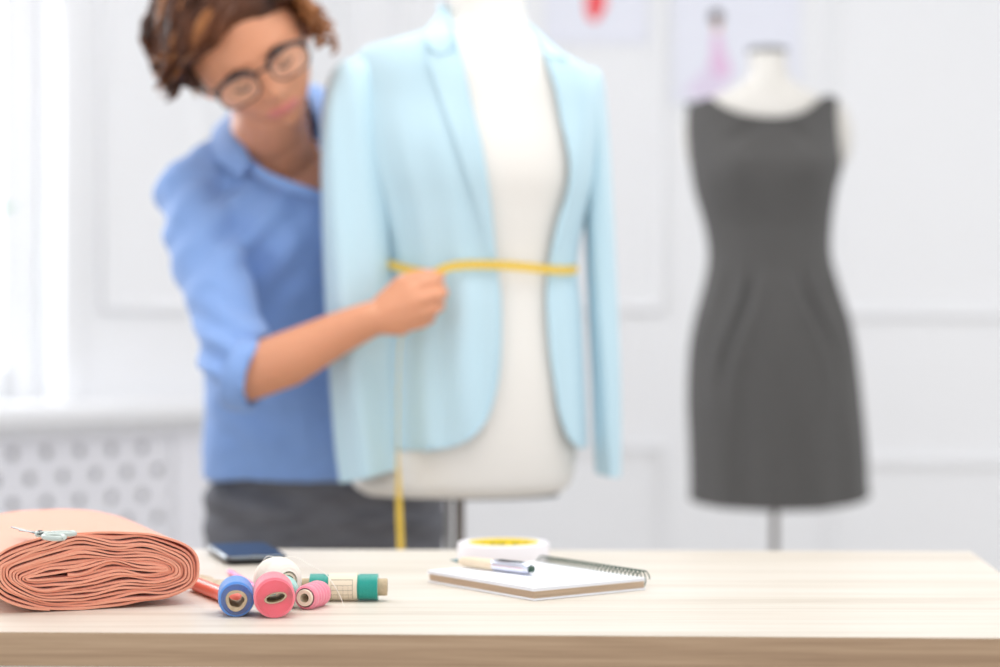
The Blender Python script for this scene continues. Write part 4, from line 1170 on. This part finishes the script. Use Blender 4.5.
# shirt
sl = MB().merge(torso(0.0))
sl.merge(cap_chain([shR+V((0.01, 0, 0)), shR.lerp(elR, 0.35), shR.lerp(elR, 0.75), elR+V((-0.002, 0, 0))], [0.058, 0.056, 0.048, 0.045], 28))
cuffc = P(251, 376, 2.73)
fdir = V((0.965, -0.15, -0.13)).normalized()
adir = (elR-shR).normalized()
sl.merge(cap_chain([elR, cuffc, cuffc+fdir*0.03], [0.045, 0.0445, 0.043], 28))
sl.merge(cap_chain([shL, shL.lerp(elL, 0.6), elL, elL.lerp(wrL, 0.2)], [0.056, 0.05, 0.046, 0.042], 24))
sl.merge(cap_chain([P(240, 158, 2.955), shR], [0.045, 0.052], 24))
sl.merge(cap_chain([P(312, 120, 2.99), P(340, 122, 3.03), shL], [0.040, 0.048, 0.052], 24))
sm2 = remesh(sl, 0.005, 8)
def folds(v):
    px, py = CX+F*v.x/v.y, CY+F*(CZ-v.z)/v.y
    n_ = noise.noise(V((v.x*14+v.z*6, v.y*8, v.z*20)))*0.009+noise.noise(V((v.x*30, v.y*30, v.z*42)))*0.0025
    # diagonal drag lines around the elbow and armpit
    dl = (v-elR).length; n_ += 0.008*math.sin((v.z+v.x*0.5)*150)*math.exp(-(dl/0.09)**2)
    dl = (v-P(232, 240, 2.88)).length; n_ += 0.007*math.sin((v.z*0.8-v.x)*95)*math.exp(-(dl/0.10)**2)
    return n_
displace(sm2, folds)
Vp = [(226, 60), (226, 126), (238, 150), (252, 168), (285, 184), (318, 196), (336, 196), (330, 150), (318, 112), (303, 92), (298, 60)]
def cutv(c):
    px, py = CX+F*c.x/c.y, CY+F*(CZ-c.z)/c.y
    if c.y < 2.985 and inpoly(px, py, Vp): return True
    if (c-cuffc).dot(fdir) > 0.004 and (c-cuffc).length < 0.085 and (c-elR).dot(adir) > -0.036: return True
    return False
prune(sm2, cutv)
shm = solidify(sm2, 0.002)
shirt = obj('shirt', shm, M_shirt, wm, weld=False, angle=180)
# rolled cuff
cr = []
t1 = fdir.cross(V((0, 1, 0))).normalized(); t2 = fdir.cross(t1)
rprof = [(-0.026, 0.0455), (-0.024, 0.050), (-0.012, 0.0505), (-0.002, 0.0500), (0.005, 0.0485), (0.0065, 0.0455), (0.005, 0.0425), (-0.004, 0.0405)]
for d_, rr in rprof:
    cr.append([cuffc+fdir*(d_+0.004*math.sin(2*a_+0.5))+t1*rr*math.cos(a_)*(1+0.03*math.sin(3*a_))+t2*rr*math.sin(a_) for a_ in [2*math.pi*k/40 for k in range(40)]])
obj('cuff', loft(cr, True, (False, False)), M_shirt, shirt, label='rolled cuff', angle=70)
# collar: two leaves folded outwards
M_col = M_shirt
def leaf(inner, outer, name='collar'):
    n = 24; a_ = spath(inner, n); b_ = spath(outer, n); rws = []
    for k in range(n+1):
        m_ = a_[k].lerp(b_[k], 0.45)+V((0, -0.006, 0.004)); q1_ = a_[k].lerp(m_, 0.5)+V((0, -0.003, 0.003)); rws.append([a_[k], q1_, m_, m_.lerp(b_[k], 0.5), b_[k]])
    mb = loft(rws, close_u=False); obj(name, solidify(mb, 0.003), M_col, shirt, angle=70)
leaf([P(272, 116, 3.03), P(246, 104, 2.97), P(241, 118, 2.91), P(243, 142, 2.868), P(253, 162, 2.853)], [P(258, 120, 3.06), P(222, 122, 3.0), P(211, 135, 2.93), P(216, 158, 2.88), P(240, 177, 2.852)])
leaf([P(272, 114, 3.03), P(296, 92, 3.02), P(308, 96, 2.965), P(318, 122, 2.90), P(320, 150, 2.875)], [P(282, 116, 3.06), P(312, 88, 3.05), P(325, 94, 2.99), P(338, 124, 2.915), P(336, 160, 2.88)])
# neckline edge and placket
edge = spath([P(250, 164, 2.862), P(264, 175, 2.853), P(285, 184, 2.85), P(305, 191, 2.855), P(322, 197, 2.865)], 24)
obj('neckline_facing', strip(edge, V((0.2, 0, 1)), 0.014, 0.004), M_shirt, shirt)
for k, (bx_, by_) in enumerate(((321, 215), (322, 262))):
    pass
# trousers
tr2 = MB()
tr2.merge(cap_chain([P(272, 505, 3.055), P(380, 505, 3.11)], [0.098, 0.098], 28))
tr2.merge(cap_chain([P(285, 480, 3.055), P(365, 480, 3.09)], [0.10, 0.10], 28))
for h_, ft in ((hipR, ftR), (hipL, ftL)):
    kn = V(((h_.x+ft.x)/2, h_.y-0.01, 0.45)); tr2.merge(cap_chain([h_, h_.lerp(kn, 0.3), kn, V((ft.x, ft.y, 0.10))], [0.092, 0.088, 0.068, 0.055], 28))
tm2 = remesh(tr2, 0.006, 6)
displace(tm2, lambda v: 0.006*noise.noise(V((v.x*10, v.y*10, v.z*34)))+0.004*math.sin(v.z*120+v.x*20)*sstep(0.6, 0.7, v.z)*(0.4+noise.noise(V((v.x*8, v.y*8, v.z*5)))))
obj('trousers', tm2, M_trs, wm, weld=False, angle=180)
for ft in (ftR, ftL):
    rings = []
    for k in range(15):
        t = k/14; c = V((ft.x+0.03*t, ft.y+0.05-0.24*t, 0)); w = 0.036*math.sin(math.pi*(0.12+0.76*t))**0.5+0.006; hgt = lerp(0.085, 0.04, sstep(0.15, 0.7, t))
        rings.append([c+V((w*math.cos(a_), 0, max(0.001, 0.001+hgt*(0.5+0.5*math.sin(a_))))) for a_ in [2*math.pi*j/20 for j in range(20)]])
    obj('shoe', loft(rings), mat('black_leather', srgb(30, 28, 28), 0.35), wm)

# ================================================================== light
w = bpy.data.worlds.new('daylight'); SC.world = w; w.use_nodes = True
nt = w.node_tree; bg = nt.nodes['Background']; bg.inputs[0].default_value = (0.93, 0.96, 1.0, 1); bg.inputs[1].default_value = 1.22
def area(name, loc, rot, sx, sy, pw, col=(1, 1, 1)):
    l = bpy.data.lights.new(name, 'AREA'); l.shape = 'RECTANGLE'; l.size = sx; l.size_y = sy; l.energy = pw; l.color = col
    o = bpy.data.objects.new(name, l); COL.objects.link(o); o.location = loc; o.rotation_euler = rot; return o
area('overhead_fill', (0.2, 2.3, ZC-0.03), (0, 0, 0), 2.6, 2.2, 44, (1, 0.985, 0.96))  # added soft fill overhead, not a known lamp; brightens tabletop and fronts
wc = AW((tw0+tw1)/2, -0.30, 1.7)
wlt = area('window_daylight', wc, (0, 0, 0), 1.3, 1.6, 38, (0.96, 0.98, 1))
wlt.rotation_euler = ND.to_track_quat('-Z', 'Z').to_euler()
SC.view_settings.view_transform = 'Standard'; SC.view_settings.look = 'None'; SC.view_settings.exposure = 0.0; SC.view_settings.gamma = 1.0
SC.view_settings.use_curve_mapping = False
for o in SC.objects:
    if '_local' in o: del o['_local']
